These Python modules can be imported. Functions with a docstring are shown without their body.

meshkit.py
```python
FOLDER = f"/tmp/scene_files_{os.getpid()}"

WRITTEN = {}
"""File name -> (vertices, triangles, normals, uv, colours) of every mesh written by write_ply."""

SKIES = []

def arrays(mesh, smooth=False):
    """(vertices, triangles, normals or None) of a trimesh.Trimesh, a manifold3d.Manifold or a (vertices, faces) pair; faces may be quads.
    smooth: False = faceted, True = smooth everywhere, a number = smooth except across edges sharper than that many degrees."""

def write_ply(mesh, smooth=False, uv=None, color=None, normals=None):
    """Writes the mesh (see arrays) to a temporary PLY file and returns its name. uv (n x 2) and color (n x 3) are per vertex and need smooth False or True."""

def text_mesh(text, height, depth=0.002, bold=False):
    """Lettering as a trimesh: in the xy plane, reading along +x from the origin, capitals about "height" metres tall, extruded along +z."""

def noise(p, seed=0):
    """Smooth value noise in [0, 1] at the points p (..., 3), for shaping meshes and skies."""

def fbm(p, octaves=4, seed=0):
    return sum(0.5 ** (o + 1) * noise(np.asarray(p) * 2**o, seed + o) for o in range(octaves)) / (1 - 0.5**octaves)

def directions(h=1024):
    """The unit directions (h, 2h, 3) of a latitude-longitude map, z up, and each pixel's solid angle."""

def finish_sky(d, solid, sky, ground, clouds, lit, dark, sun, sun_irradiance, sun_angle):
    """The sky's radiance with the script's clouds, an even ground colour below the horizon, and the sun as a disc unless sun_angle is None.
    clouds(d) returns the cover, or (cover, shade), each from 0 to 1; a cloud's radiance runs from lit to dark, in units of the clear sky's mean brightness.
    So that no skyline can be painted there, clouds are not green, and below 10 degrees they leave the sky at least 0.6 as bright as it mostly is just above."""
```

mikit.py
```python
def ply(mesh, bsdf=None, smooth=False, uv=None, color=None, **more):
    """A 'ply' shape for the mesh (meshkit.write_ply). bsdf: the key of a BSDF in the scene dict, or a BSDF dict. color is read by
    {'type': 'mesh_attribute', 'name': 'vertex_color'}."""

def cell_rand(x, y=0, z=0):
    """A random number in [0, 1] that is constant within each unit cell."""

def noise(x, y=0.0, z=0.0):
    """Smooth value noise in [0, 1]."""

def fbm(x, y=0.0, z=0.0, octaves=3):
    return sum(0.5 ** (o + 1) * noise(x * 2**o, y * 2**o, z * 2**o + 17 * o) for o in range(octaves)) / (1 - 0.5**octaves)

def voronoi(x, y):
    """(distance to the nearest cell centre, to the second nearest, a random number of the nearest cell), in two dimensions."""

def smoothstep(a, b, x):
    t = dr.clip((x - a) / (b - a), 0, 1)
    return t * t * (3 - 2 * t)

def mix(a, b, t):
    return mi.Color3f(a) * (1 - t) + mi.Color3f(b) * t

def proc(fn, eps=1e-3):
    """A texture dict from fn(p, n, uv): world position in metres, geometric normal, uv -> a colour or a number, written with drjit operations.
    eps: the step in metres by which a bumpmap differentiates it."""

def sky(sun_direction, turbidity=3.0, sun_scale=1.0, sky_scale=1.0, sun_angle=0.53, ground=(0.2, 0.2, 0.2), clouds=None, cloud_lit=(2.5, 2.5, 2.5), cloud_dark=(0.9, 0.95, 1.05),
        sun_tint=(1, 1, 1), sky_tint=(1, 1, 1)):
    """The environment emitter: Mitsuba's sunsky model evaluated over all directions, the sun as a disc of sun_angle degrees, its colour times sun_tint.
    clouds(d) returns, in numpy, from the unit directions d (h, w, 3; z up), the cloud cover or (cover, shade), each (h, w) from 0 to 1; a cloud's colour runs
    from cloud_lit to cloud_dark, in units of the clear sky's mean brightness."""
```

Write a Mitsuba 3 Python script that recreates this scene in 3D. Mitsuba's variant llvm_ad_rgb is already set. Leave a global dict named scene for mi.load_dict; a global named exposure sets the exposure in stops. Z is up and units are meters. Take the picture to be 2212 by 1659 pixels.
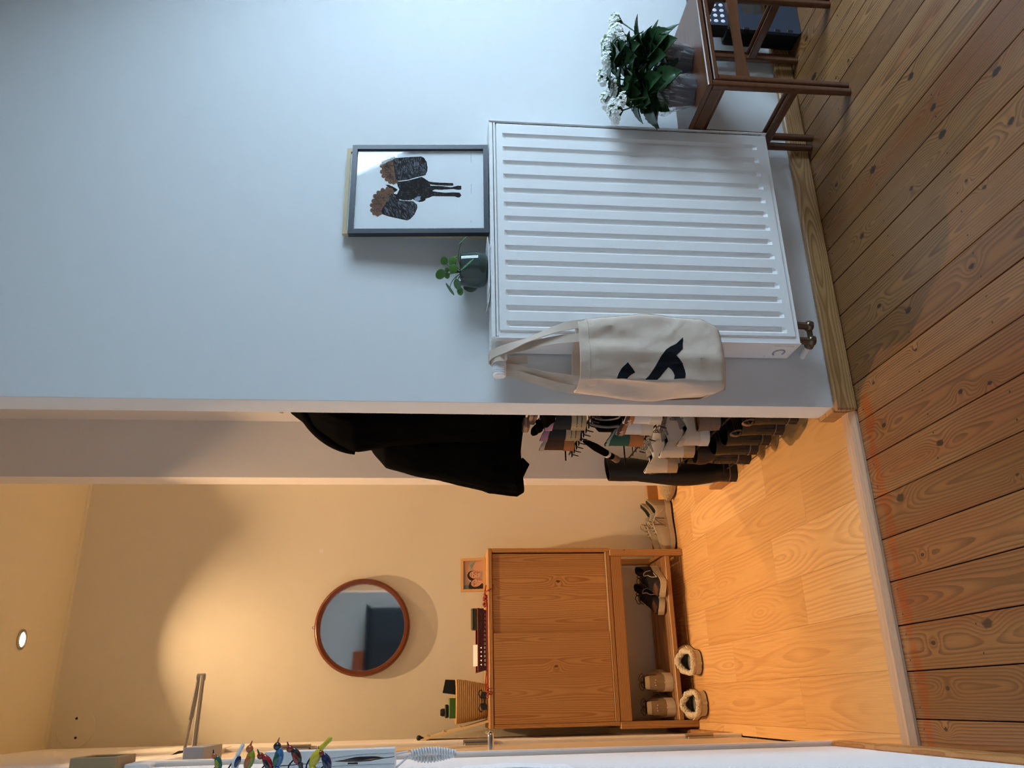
import math, random
import numpy as np, trimesh, drjit as dr, mitsuba as mi, mikit, meshkit
from mikit import noise, fbm, smoothstep, mix, cell_rand, proc
from shapely.geometry import Polygon, Point, box as sbox
from shapely.ops import unary_union

T4 = mi.ScalarTransform4f
scene, labels = {}, {}

# ---------------------------------------------------------------- camera (the photograph is turned a quarter: up is its left edge)
EYE, F = np.array([0, 0, 1.25]), 1736.96
CAM = np.array([[-0.022666, -0.098193, -0.994909], [-0.929295, 0.369024, -0.01525], [0.368642, 0.924218, -0.099615]])  # right, down, forward
to_world = np.eye(4)
to_world[:3, 0], to_world[:3, 1], to_world[:3, 2], to_world[:3, 3] = -CAM[0], -CAM[1], CAM[2], EYE
scene['camera'] = {'type': 'perspective', 'fov': math.degrees(2 * math.atan(1106 / F)), 'fov_axis': 'x', 'to_world': T4(to_world.tolist()), 'near_clip': 0.02, 'far_clip': 50.0}
exposure = 0.35

# ---------------------------------------------------------------- light: daylight window to the right, warm ceiling spots in the hall
DAY = np.array([0.555, 0.775, 0.99]) * 15.0
WARM = np.array([1.0, 0.63, 0.335])
WIN_Y, WIN_Z, WIN_X = (0.35, 1.45), (0.80, 2.15), 3.3
TILT = 27  # the casements stand tilted inwards, so their bright panes look down into the room
for i in range(2):
    ya = WIN_Y[0] + 0.06 + i * 0.54
    scene[f'window_1__daylight_pane_{i + 1:03d}' if i else 'window_1__daylight_pane'] = {
        'type': 'rectangle', 'to_world': T4().translate([WIN_X - 0.30, ya + 0.22, sum(WIN_Z) / 2]).rotate([0, 1, 0], -90 - TILT).scale([(WIN_Z[1] - WIN_Z[0]) / 2 - 0.02, 0.22, 1]),
        'emitter': {'type': 'area', 'radiance': {'type': 'rgb', 'value': DAY.tolist()}}, 'bsdf': {'type': 'diffuse', 'reflectance': {'type': 'rgb', 'value': 0.3}}}
SPOTS = [(0.30, 3.79, 8.5, 45, 2), (0.33, 2.92, 16.0, 40, 3), (1.45, 3.75, 7.0, 46, 4)]
for i, (x, y, s, cut, beam) in enumerate(SPOTS):
    scene[f'spot_light_{i}'] = {'type': 'spot', 'to_world': T4().look_at([x, y, 2.955], [x, y, 0], [0, 1, 0]), 'cutoff_angle': cut, 'beam_width': beam,
                               'intensity': {'type': 'rgb', 'value': (WARM * s).tolist()}}

# ---------------------------------------------------------------- helpers
R = random.Random(7)
RN = np.random.RandomState(7)


def at(x, y, axis, val):
    """The point where the sight line through photograph pixel (x, y) meets the plane axis = val."""
    r = CAM.T @ np.array([(x - 1106) / F, (y - 829.5) / F, 1.0])
    return EYE + r * (val - EYE[axis]) / r[axis]


def numbered(key, taken):
    if key not in taken:
        return key
    i = 1
    while f'{key}_{i:03d}' in taken:
        i += 1
    return f'{key}_{i:03d}'


names = set()


def thing(name, label, cat, group=None, kind=None):
    key = numbered(name, names)
    names.add(key)
    labels[key] = {'label': label, 'category': cat}
    if group:
        labels[key]['group'] = group
    if kind:
        labels[key] = {'label': label, 'kind': kind}
    return key


def obj(parent, name, mesh, mat, smooth=False, label=None, kind=None, **more):
    key = numbered(f'{parent}__{name}' if parent else name, scene)
    if isinstance(mesh, (list, tuple)) and len(mesh) and isinstance(mesh[0], trimesh.Trimesh):
        mesh = trimesh.util.concatenate(mesh)
    scene[key] = mikit.ply(mesh, mat, smooth=smooth, **more)
    if label or kind:
        labels[key] = {k: v for k, v in (('label', label), ('kind', kind)) if v}
    return key


def struct(name, label, mesh, mat, smooth=False):
    obj(None, name, mesh, mat, smooth)
    names.add(name)
    labels[name] = {'label': label, 'kind': 'structure'}
    return name


def hull(pts):
    return trimesh.convex.convex_hull(np.asarray(pts, float))


def cbox(x0, x1, y0, y1, z0, z1, b=0.002):
    lo, hi = np.array([x0, y0, z0], float), np.array([x1, y1, z1], float)
    b = min(b, 0.45 * (hi - lo).min())
    if b <= 0:
        return trimesh.creation.box(bounds=[lo, hi])
    pts = []
    for sx in (0, 1):
        for sy in (0, 1):
            for sz in (0, 1):
                c = np.where([sx, sy, sz], hi, lo)
                d = np.where([sx, sy, sz], -b, b)
                for k in range(3):
                    o = d.copy(); o[k] = 0
                    pts.append(c + o)
    return hull(pts)


def bar(p, q, w, h, b=0.003, up=(0, 0, 1)):
    """A rectangular bar from p to q, w across and h along up."""
    p, q, up = np.array(p, float), np.array(q, float), np.array(up, float)
    d = q - p
    L = np.linalg.norm(d); d /= L
    s = np.cross(d, up); s /= np.linalg.norm(s)
    u = np.cross(s, d)
    m = cbox(0, L, -w / 2, w / 2, -h / 2, h / 2, b)
    m.vertices = p + m.vertices @ np.array([d, s, u])
    m.fix_normals()
    return m


def loft(rings, cap=True, closed=True):
    rings = [np.asarray(r, float) for r in rings]
    n = len(rings[0])
    v = np.vstack(rings)
    f = []
    m = n if closed else n - 1
    for i in range(len(rings) - 1):
        for j in range(m):
            a, b = i * n + j, i * n + (j + 1) % n
            f += [[a, b, b + n], [a, b + n, a + n]]
    if cap:
        for i, flip in ((0, True), (len(rings) - 1, False)):
            c = len(v)
            v = np.vstack([v, rings[i].mean(0)])
            for j in range(n):
                t = [i * n + j, i * n + (j + 1) % n, c]
                f.append(t[::-1] if flip else t)
    return trimesh.Trimesh(v, f, process=False)


def frames(pts):
    pts = np.asarray(pts, float)
    t = np.gradient(pts, axis=0)
    t /= np.linalg.norm(t, axis=1, keepdims=True) + 1e-12
    a = np.zeros_like(t)
    ref = np.array([0, 0, 1.0]) if abs(t[0][2]) < 0.9 else np.array([1.0, 0, 0])
    a[0] = np.cross(t[0], ref)
    a[0] /= np.linalg.norm(a[0])
    for i in range(1, len(t)):
        v = a[i - 1] - t[i] * (a[i - 1] @ t[i])
        a[i] = v / (np.linalg.norm(v) + 1e-12)
    return pts, t, a, np.cross(t, a)


def tube(pts, r, n=8, cap=True):
    pts, t, a, b = frames(pts)
    r = np.broadcast_to(r, (len(pts),))
    ang = np.arange(n) * 2 * np.pi / n
    return loft([pts[i] + r[i] * (np.cos(ang)[:, None] * a[i] + np.sin(ang)[:, None] * b[i]) for i in range(len(pts))], cap)


def curve(pts, n=24):
    """A smooth curve through the points."""
    from scipy.interpolate import CubicSpline
    pts = np.asarray(pts, float)
    d = np.r_[0, np.cumsum(np.linalg.norm(np.diff(pts, axis=0), axis=1))]
    return CubicSpline(d, pts)(np.linspace(0, d[-1], n))


def ribbon(pts, side, w, th=0.002):
    """A flat band along pts; side: the direction(s) of its width."""
    pts = np.asarray(pts, float)
    side = np.broadcast_to(np.asarray(side, float), pts.shape).copy()
    side /= np.linalg.norm(side, axis=1, keepdims=True)
    t = np.gradient(pts, axis=0)
    nn = np.cross(t, side)
    nn /= np.linalg.norm(nn, axis=1, keepdims=True) + 1e-12
    w = np.broadcast_to(w, (len(pts),))
    return loft([np.array([pts[i] + s * side[i] * w[i] / 2 + q * nn[i] * th / 2 for s, q in ((-1, -1), (1, -1), (1, 1), (-1, 1))]) for i in range(len(pts))])


def lathe(profile, n=32, center=(0, 0, 0), axis=(0, 0, 1)):
    profile = np.asarray(profile, float)
    ang = np.arange(n) * 2 * np.pi / n
    m = loft([np.stack([r * np.cos(ang), r * np.sin(ang), np.full(n, z)], 1) for r, z in profile], cap=True)
    return place(m, center, axis)


def place(m, center, axis=(0, 0, 1)):
    m = m.copy()
    a = np.array(axis, float); a /= np.linalg.norm(a)
    m.apply_transform(trimesh.geometry.align_vectors([0, 0, 1], a))
    m.apply_translation(center)
    return m


def ell(c, r, sub=3, rot=None):
    m = trimesh.creation.icosphere(subdivisions=sub)
    m.vertices *= np.array(r)
    if rot is not None:
        m.vertices = m.vertices @ np.asarray(rot).T
    m.apply_translation(c)
    return m


def extr(poly, h, o, u, v, n=None):
    """A shapely polygon (u, v coordinates) extruded by h along n = u x v from the origin o."""
    u, v = np.array(u, float), np.array(v, float)
    n = np.cross(u, v) if n is None else np.array(n, float)
    geoms = getattr(poly, 'geoms', [poly])
    out = []
    for g in geoms:
        if g.area < 1e-10:
            continue
        m = trimesh.creation.extrude_polygon(g, h, engine='earcut')
        m.vertices = np.array(o, float) + m.vertices[:, :1] * u + m.vertices[:, 1:2] * v + m.vertices[:, 2:] * n
        if np.linalg.det(np.array([u, v, n])) < 0:
            m.invert()
        out.append(m)
    return trimesh.util.concatenate(out)


def rotz(a):
    c, s = math.cos(a), math.sin(a)
    return np.array([[c, -s, 0], [s, c, 0], [0, 0, 1.0]])


def moved(m, o, rot=None):
    m = m.copy()
    if rot is not None:
        m.vertices = m.vertices @ np.asarray(rot).T
    m.apply_translation(o)
    return m


def basis(fwd, up=(0, 0, 1)):
    """Columns forward, left, up."""
    f = np.array(fwd, float); f /= np.linalg.norm(f)
    l = np.cross(up, f); l /= np.linalg.norm(l)
    return np.stack([f, l, np.cross(f, l)], 1)


# ---------------------------------------------------------------- materials
def rgb(c):
    return {'type': 'rgb', 'value': list(map(float, c))}


def pr(name, color, rough=0.5, spec=0.5, bump=None, **more):
    b = {'type': 'principled', 'base_color': color if isinstance(color, dict) else rgb(color), 'roughness': rough, 'specular': spec, **more}
    if bump:
        b = {'type': 'bumpmap', 'arbitrary': bump[0], 'scale': bump[1], 'bsdf': b}
    scene['mat_' + name] = {'type': 'twosided', 'bsdf': b}


def hexc(r, g, b):
    c = np.array([r, g, b]) / 255.0
    return np.where(c < 0.04045, c / 12.92, ((c + 0.055) / 1.055) ** 2.4)


def grain(a, l, b, K, W, seed, knots=None, depth=0.06, rate=1.1):
    """Growth-ring lines of a board: a across, l along, b through; returns (0..1 latewood, knot darkness).
    The rings are cones cut along their side, so the lines open into arches and loops along the board."""
    d0 = depth * 2 * (fbm(l * rate + seed * 3.3, seed + 0.37, 0.0, 2) - 0.45)
    sh = 0.035 * (cell_rand(seed * 7, 2) - 0.5) + 0.02 * (noise(l * 1.3 + seed, seed) - 0.5)
    h = dr.sqrt(dr.square(a - sh) + dr.square(d0) + 1e-6) * K + W * (fbm(a * 9 + seed, l * 2.3, b * 7 + 3.1, 3) - 0.5)
    dark = mi.Float(0)
    if knots is not None:
        cell, size, prob, idx, lane = knots
        for j in (-1, 0, 1):
            c = dr.floor(l / cell) + j
            on = dr.select(cell_rand(idx, c, 11) < prob, 1.0, 0.0)
            kl = (c + 0.15 + 0.7 * cell_rand(idx, c, 5)) * cell
            ka = (cell_rand(idx, c, 7) - 0.5) * lane * 0.85
            s = size * (0.35 + 1.2 * cell_rand(idx, c, 9))
            d = dr.sqrt(dr.square(a - ka) + dr.square((l - kl) / 1.7))
            h += on * 3.2 * dr.exp(-dr.square(d / (s * 2.8)))
            dark = dr.maximum(dark, on * (1 - smoothstep(s * 0.6, s, d * (0.8 + 0.4 * noise(l * 200, a * 200, 1)))))
    fr = h - dr.floor(h)
    late = smoothstep(0.2, 0.88, fr) * (1 - smoothstep(0.9, 1.0, fr))
    return late, dark


def f_floor(p, n, uv):
    X = (p.x + 0.062) / 0.1149
    i = dr.floor(X)
    a = (X - i - 0.5) * 0.1149
    late, dark = grain(a, p.y, p.z, 150.0, 3.0, i * 5.3, (0.23, 0.0085, 0.62, i, 0.105), 0.055, 1.2)
    fine = noise(a * 900, p.y * 25, i)
    tone = cell_rand(i, 8)
    base = mix(mix((0.26, 0.122, 0.042), (0.165, 0.070, 0.022), tone), (0.19, 0.056, 0.016), smoothstep(0.45, 0.75, fbm(a * 12 + i, p.y * 1.1, 4.0, 3)) * 0.75)
    base = mix(base, mi.Color3f(0.085, 0.034, 0.012), late * (0.5 + 0.4 * noise(a * 60, p.y * 3, i + 2)))
    base = base * (0.86 + 0.24 * fine)
    wear = smoothstep(0.5, 0.75, fbm(p.x * 5, p.y * 2.2, 8.0, 4))
    base = mix(base, base * mi.Color3f(1.12, 1.16, 1.3), wear * 0.6)
    # old varnish left in a ragged band before the threshold
    band = smoothstep(2.045, 2.06, p.y + 0.03 * (noise(p.x * 22, 1) - 0.5)) * (1 - smoothstep(2.088, 2.094, p.y + 0.02 * (noise(p.x * 40, 4) - 0.5)))
    band = band * smoothstep(0.38, 0.5, noise(p.x * 7, 2.2)) * (1 - smoothstep(0.8, 0.95, p.x))
    base = mix(base, base * mi.Color3f(1.15, 0.66, 0.3), band * 0.85)
    c2 = dr.floor(p.y / 0.29 + 0.3)
    nd = mi.Float(9)
    for k, s in ((0, -0.26), (1, 0.3)):
        ny = (c2 + 0.2 + 0.03 * cell_rand(i, c2, k)) * 0.29
        nd = dr.minimum(nd, dr.sqrt(dr.square(a - s * 0.115) + dr.square(p.y - ny)) + dr.select(cell_rand(i, c2, 20) < 0.5, 0.0, 1.0))
    dark = dr.maximum(dark * 0.92, 1 - smoothstep(0.0018, 0.0032, nd))
    return mix(base, mi.Color3f(0.022, 0.012, 0.008), dark)


def f_lam(p, n, uv):
    X = (p.x - 0.058) / 0.157
    i = dr.floor(X)
    a = (X - i - 0.5) * 0.157
    s = uv.x * 40
    late, dark = grain(a, p.y, p.z, 75.0, 2.6, i * 3.7 + s, None, 0.10, 1.3)
    fine = noise(a * 700, p.y * 14, i + s)
    base = mix((0.66, 0.405, 0.175), (0.57, 0.325, 0.125), cell_rand(i, s, 4))
    late = late * smoothstep(0.15, 0.6, noise(a * 30, p.y * 4, s))
    base = mix(base, mi.Color3f(0.42, 0.19, 0.065), late * 0.42)
    return base * (0.92 + 0.14 * fine)


def f_pine(ax, shade=1.0, lane=0.39, off=0.0):
    def fn(p, n, uv):
        l = (p.x, p.y, p.z)[ax]
        a = (p.z if ax == 0 else p.x) + off
        i = dr.floor(a / lane)
        late, dark = grain(a - (i + 0.5) * lane, l, p.y, 125.0, 2.4, i * 4.1 + 1.7, (0.42, 0.0085, 0.3, i, lane * 0.8), 0.05, 1.5)
        tone = cell_rand(i, 6)
        base = mix((0.60, 0.345, 0.145), (0.54, 0.29, 0.11), noise(a * 14, l * 0.7, 2))
        base = mix(base, mi.Color3f(0.36, 0.145, 0.04), late * (0.45 + 0.35 * noise(a * 20, l * 2, i)))
        base = base * (0.9 + 0.16 * tone) * (0.93 + 0.12 * noise(a * 500, l * 12, p.y * 500)) * shade
        return mix(base, mi.Color3f(0.10, 0.03, 0.012), dark * 0.9)
    return fn


def f_oak(p, n, uv):
    late, dark = grain(p.z - 0.03 + 0.35 * (p.y - 2.11), p.x, 0.0, 150.0, 2.6, 2.0, (0.6, 0.009, 0.5, 1, 0.05), 0.05, 2.2)
    base = mix((0.47, 0.275, 0.115), (0.37, 0.20, 0.078), noise(p.x * 2, p.z * 30))
    base = mix(base, mi.Color3f(0.22, 0.095, 0.03), late * 0.7)
    return mix(base * (0.9 + 0.2 * noise(p.x * 30, p.z * 600, p.y * 600)), mi.Color3f(0.06, 0.03, 0.015), dark * 0.7)


def f_teak(p, n, uv):
    g = fbm(p.x * 5, p.y * 60, p.z * 60, 3)
    return mix((0.115, 0.044, 0.018), (0.07, 0.024, 0.010), g) * (0.88 + 0.24 * noise(p.x * 40, p.y * 500, p.z * 300))


pr('floor', proc(f_floor), 0.34, 0.45)
pr('laminate', proc(f_lam), 0.36, 0.4)
pr('pine_z', proc(f_pine(2, 0.84, 0.0995, 0.0963)), 0.42, 0.35)
pr('pine_x', proc(f_pine(0, 0.8, 0.3)), 0.42, 0.35)
pr('oak', proc(f_oak), 0.3, 0.45)
pr('teak', proc(f_teak), 0.28, 0.5)
pr('dark_gap', (0.012, 0.009, 0.008), 0.9, 0.1)
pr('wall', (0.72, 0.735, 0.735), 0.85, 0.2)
pr('wall_cream', (0.72, 0.69, 0.58), 0.85, 0.2)
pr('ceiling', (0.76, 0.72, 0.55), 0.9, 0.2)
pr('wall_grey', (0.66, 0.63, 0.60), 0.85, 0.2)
pr('white_paint', (0.80, 0.80, 0.79), 0.35, 0.5)
pr('door_paint', (0.66, 0.60, 0.50), 0.4, 0.5)
pr('radiator', (0.84, 0.84, 0.83), 0.32, 0.5)
pr('white_plastic', (0.80, 0.80, 0.80), 0.3, 0.5)
pr('box_wood', (0.33, 0.24, 0.13), 0.6, 0.3)
pr('grey_plastic', (0.33, 0.36, 0.40), 0.4, 0.5)
pr('chrome', (0.75, 0.75, 0.74), 0.16, 0.5, metallic=1.0)
pr('steel', (0.42, 0.40, 0.37), 0.35, 0.5, metallic=0.9)
pr('bronze', (0.17, 0.125, 0.085), 0.32, 0.5, metallic=0.8)
pr('brass_dark', (0.11, 0.075, 0.045), 0.4, 0.5, metallic=0.5)
pr('black_frame', (0.022, 0.026, 0.036), 0.35, 0.5)
pr('black', (0.006, 0.006, 0.007), 0.45, 0.4)
pr('black_cloth', (0.0010, 0.0009, 0.0009), 0.8, 0.03)
pr('wall_far', (0.90, 0.85, 0.78), 0.9, 0.1)
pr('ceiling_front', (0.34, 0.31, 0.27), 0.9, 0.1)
pr('black_leather', (0.005, 0.0045, 0.0045), 0.4, 0.4)
pr('brown_leather', (0.022, 0.011, 0.006), 0.45, 0.4)
pr('black_wire', (0.005, 0.005, 0.006), 0.4, 0.4)
pr('ink', (0.010, 0.011, 0.014), 0.9, 0.08)
pr('paper', (0.80, 0.83, 0.84), 0.8, 0.2)
pr('nut', (0.17, 0.085, 0.045), 0.7, 0.2)
pr('canvas', proc(lambda p, n, uv: mix((0.66, 0.545, 0.445), (0.58, 0.47, 0.38), fbm(p.x * 40, p.y * 40, p.z * 40, 3)) * (0.94 + 0.1 * noise(p.x * 900, p.y * 900, p.z * 900))), 0.9, 0.15)
pr('leaf_dark', proc(lambda p, n, uv: mix((0.010, 0.032, 0.012), (0.022, 0.055, 0.018), noise(p.x * 60, p.y * 60, p.z * 60))), 0.25, 0.5)
pr('leaf', (0.065, 0.17, 0.03), 0.3, 0.5)
pr('leaf_pale', (0.09, 0.19, 0.10), 0.35, 0.5)
pr('stem', (0.05, 0.09, 0.03), 0.5, 0.4)
pr('petal', (0.80, 0.82, 0.78), 0.6, 0.3)
pr('bud', (0.30, 0.36, 0.16), 0.6, 0.3)
pr('soil', (0.02, 0.014, 0.01), 0.9, 0.1)
pr('pot_grey', (0.045, 0.045, 0.055), 0.5, 0.4)
pr('pot_glaze', proc(lambda p, n, uv: mix((0.030, 0.050, 0.045), (0.055, 0.080, 0.075), fbm(p.x * 60, p.y * 60, p.z * 20))), 0.06, 0.6)
pr('mirror', (0.86, 0.88, 0.88), 0.0, 0.5, metallic=1.0)
pr('mirror_wood', (0.17, 0.045, 0.012), 0.3, 0.5)
pr('navy_cabinet', (0.014, 0.022, 0.030), 0.3, 0.5)
pr('orange_red', (0.42, 0.075, 0.016), 0.5, 0.4)
pr('pad_blue', (0.025, 0.035, 0.055), 0.5, 0.4)
pr('dot_white', (0.75, 0.76, 0.85), 0.5, 0.4)
pr('basket', proc(lambda p, n, uv: mix((0.52, 0.34, 0.15), (0.34, 0.20, 0.08), noise(p.x * 160, p.y * 160, p.z * 400) * 0.5)), 0.8, 0.2)
pr('frame_pine', (0.56, 0.33, 0.14), 0.45, 0.4)
pr('dark_red', (0.055, 0.012, 0.008), 0.4, 0.4)
pr('red_cord', (0.28, 0.045, 0.02), 0.6, 0.3)
pr('olive', (0.055, 0.055, 0.028), 0.5, 0.4)
pr('green_box', (0.05, 0.14, 0.015), 0.5, 0.4)
pr('sun_wood', (0.55, 0.42, 0.24), 0.5, 0.4)
scene['mat_glass_thin'] = {'type': 'thindielectric', 'int_ior': 1.5}
scene['mat_film'] = {'type': 'blendbsdf', 'weight': 0.13, 'a': {'type': 'thindielectric', 'int_ior': 1.5}, 'b': {'type': 'twosided', 'bsdf': {'type': 'roughplastic', 'diffuse_reflectance': rgb((0.55, 0.56, 0.60)), 'alpha': 0.12}}}

# ================================================================ THE SETTING
CEIL = 2.98
struct('floor', 'worn knotty pine plank floor of the daylit room', cbox(-0.16, 3.3, -2.4, 2.12, -0.06, -0.022, 0), 'mat_dark_gap')
for k in range(-1, 29):
    x = -0.062 + 0.1149 * k
    h = -0.0006 * R.random()
    obj('floor', 'plank', cbox(max(x + 0.0012, -0.15), x + 0.1137 - 0.0006 * R.random(), -2.4, 2.13, -0.02, h, 0.0012), 'mat_floor')
struct('floor_hall', 'beech-coloured laminate floor of the hall', cbox(-0.16, 2.0, 2.13, 4.2, -0.06, 0.006, 0), 'mat_dark_gap')
for k in range(-2, 13):
    x = 0.058 + 0.157 * k
    ends = {-1: [2.744, 3.9], 0: [3.33], 1: [2.62, 3.62]}.get(k, [2.4 + 0.9 * R.random(), 3.35 + 0.6 * R.random()])
    ys = [2.16] + [e for e in ends] + [4.19]
    for ya, yb in zip(ys, ys[1:]):
        if x > 1.95 or (x > 1.1 and yb < 3.2):
            continue
        m = cbox(max(x, -0.14) + 0.0002, x + 0.1568, ya + 0.0002, yb - 0.0002, 0.007, 0.015, 0.0004)
        obj('floor_hall', 'plank', m, 'mat_laminate', uv=np.full((len(m.vertices), 2), R.random()))
prof = [(2.122, 0.0), (2.122, 0.008), (2.136, 0.0215), (2.172, 0.0225), (2.182, 0.0155), (2.182, 0.0)]
m = loft([[(x, a, b) for a, b in prof] for x in (-0.126, 0.778)])
m.fix_normals()
pr('threshold', proc(lambda p, n, uv: mix((0.50, 0.345, 0.235), (0.42, 0.27, 0.17), noise(p.x * 3, p.y * 240, p.z * 240)) * (0.92 + 0.14 * noise(p.x * 50, p.y * 700))), 0.36, 0.45)
struct('trim_1', 'light wood threshold strip between the plank floor and the laminate', m, 'mat_threshold')

struct('wall_right', 'white painted partition wall carrying the radiator', cbox(0.793, 3.3, 2.135, 2.235, -0.02, CEIL, 0.001), 'mat_wall')
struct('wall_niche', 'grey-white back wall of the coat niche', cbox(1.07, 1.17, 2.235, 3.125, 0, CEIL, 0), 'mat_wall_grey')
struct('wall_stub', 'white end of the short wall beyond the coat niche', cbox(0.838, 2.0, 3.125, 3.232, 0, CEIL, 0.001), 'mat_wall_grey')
struct('wall_end', 'cream painted end wall of the hall behind the pine cabinet', cbox(-0.3, 2.0, 4.2, 4.3, 0, CEIL, 0), 'mat_wall_cream')
obj('wall_end', 'paint_chip', place(lathe([(0.001, -0.0004), (0.011, -0.0004), (0.010, 0.0006), (0.001, 0.0006)], 9), at(695, 1190, 1, 4.1995), (0, -1, 0)), 'mat_white_paint')
struct('wall_hall_right', 'cream wall closing the hall', cbox(2.0, 2.1, 3.1, 4.3, 0, CEIL, 0), 'mat_wall_cream')
struct('wall_left', 'white painted wall running along the left edge', [cbox(-0.26, -0.14, -2.4, 2.5, -0.02, CEIL, 0), cbox(-0.26, -0.148, 3.43, 4.25, 0, CEIL, 0), cbox(-0.26, -0.144, 2.5, 3.43, 2.02, CEIL, 0)], 'mat_wall')
struct('wall_back', 'white painted wall behind the camera', cbox(-0.26, 3.4, -2.5, -2.4, -0.02, CEIL, 0), 'mat_wall_far')
ya, yb, za, zb = WIN_Y[0], WIN_Y[1], WIN_Z[0], WIN_Z[1]
struct('wall_window', 'white wall with the window', [cbox(WIN_X, 3.45, -2.4, ya, -0.02, CEIL, 0), cbox(WIN_X, 3.45, yb, 2.235, -0.02, CEIL, 0), cbox(WIN_X, 3.45, ya, yb, -0.02, za, 0), cbox(WIN_X, 3.45, ya, yb, zb, CEIL, 0)], 'mat_wall_far')
ym = (ya + yb) / 2
fr = [cbox(WIN_X - 0.03, WIN_X + 0.05, a, b, c, d, 0.004) for a, b, c, d in ((ya, ya + 0.06, za, zb), (yb - 0.06, yb, za, zb), (ya, yb, za, za + 0.06), (ya, yb, zb - 0.06, zb), (ym - 0.05, ym + 0.05, za, zb))]
ct, stn = math.cos(math.radians(TILT)), math.sin(math.radians(TILT))
for i in range(2):
    yc, zc = ya + 0.06 + i * 0.54, (za + zb) / 2
    hh = (zb - za) / 2
    sash = [cbox(-0.02, 0.02, yc - 0.02, yc, -hh, hh, 0.003), cbox(-0.02, 0.02, yc + 0.44, yc + 0.46, -hh, hh, 0.003), cbox(-0.02, 0.02, yc - 0.02, yc + 0.46, -hh, -hh + 0.02, 0.003), cbox(-0.02, 0.02, yc - 0.02, yc + 0.46, hh - 0.02, hh, 0.003)]
    for q in sash:
        X, Z = q.vertices[:, 0].copy(), q.vertices[:, 2].copy()
        q.vertices[:, 0], q.vertices[:, 2] = WIN_X - 0.30 + X * ct - Z * stn, zc + Z * ct + X * stn
    obj('window_1', 'sash', sash, 'mat_white_paint')
struct('window_1', 'white casement window in bright daylight', fr, 'mat_white_paint')
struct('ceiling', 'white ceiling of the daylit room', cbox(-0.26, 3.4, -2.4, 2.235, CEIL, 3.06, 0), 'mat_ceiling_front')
struct('ceiling_hall', 'cream ceiling of the hall', cbox(-0.26, 2.0, 2.235, 4.25, CEIL, 3.06, 0), 'mat_ceiling')
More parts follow.
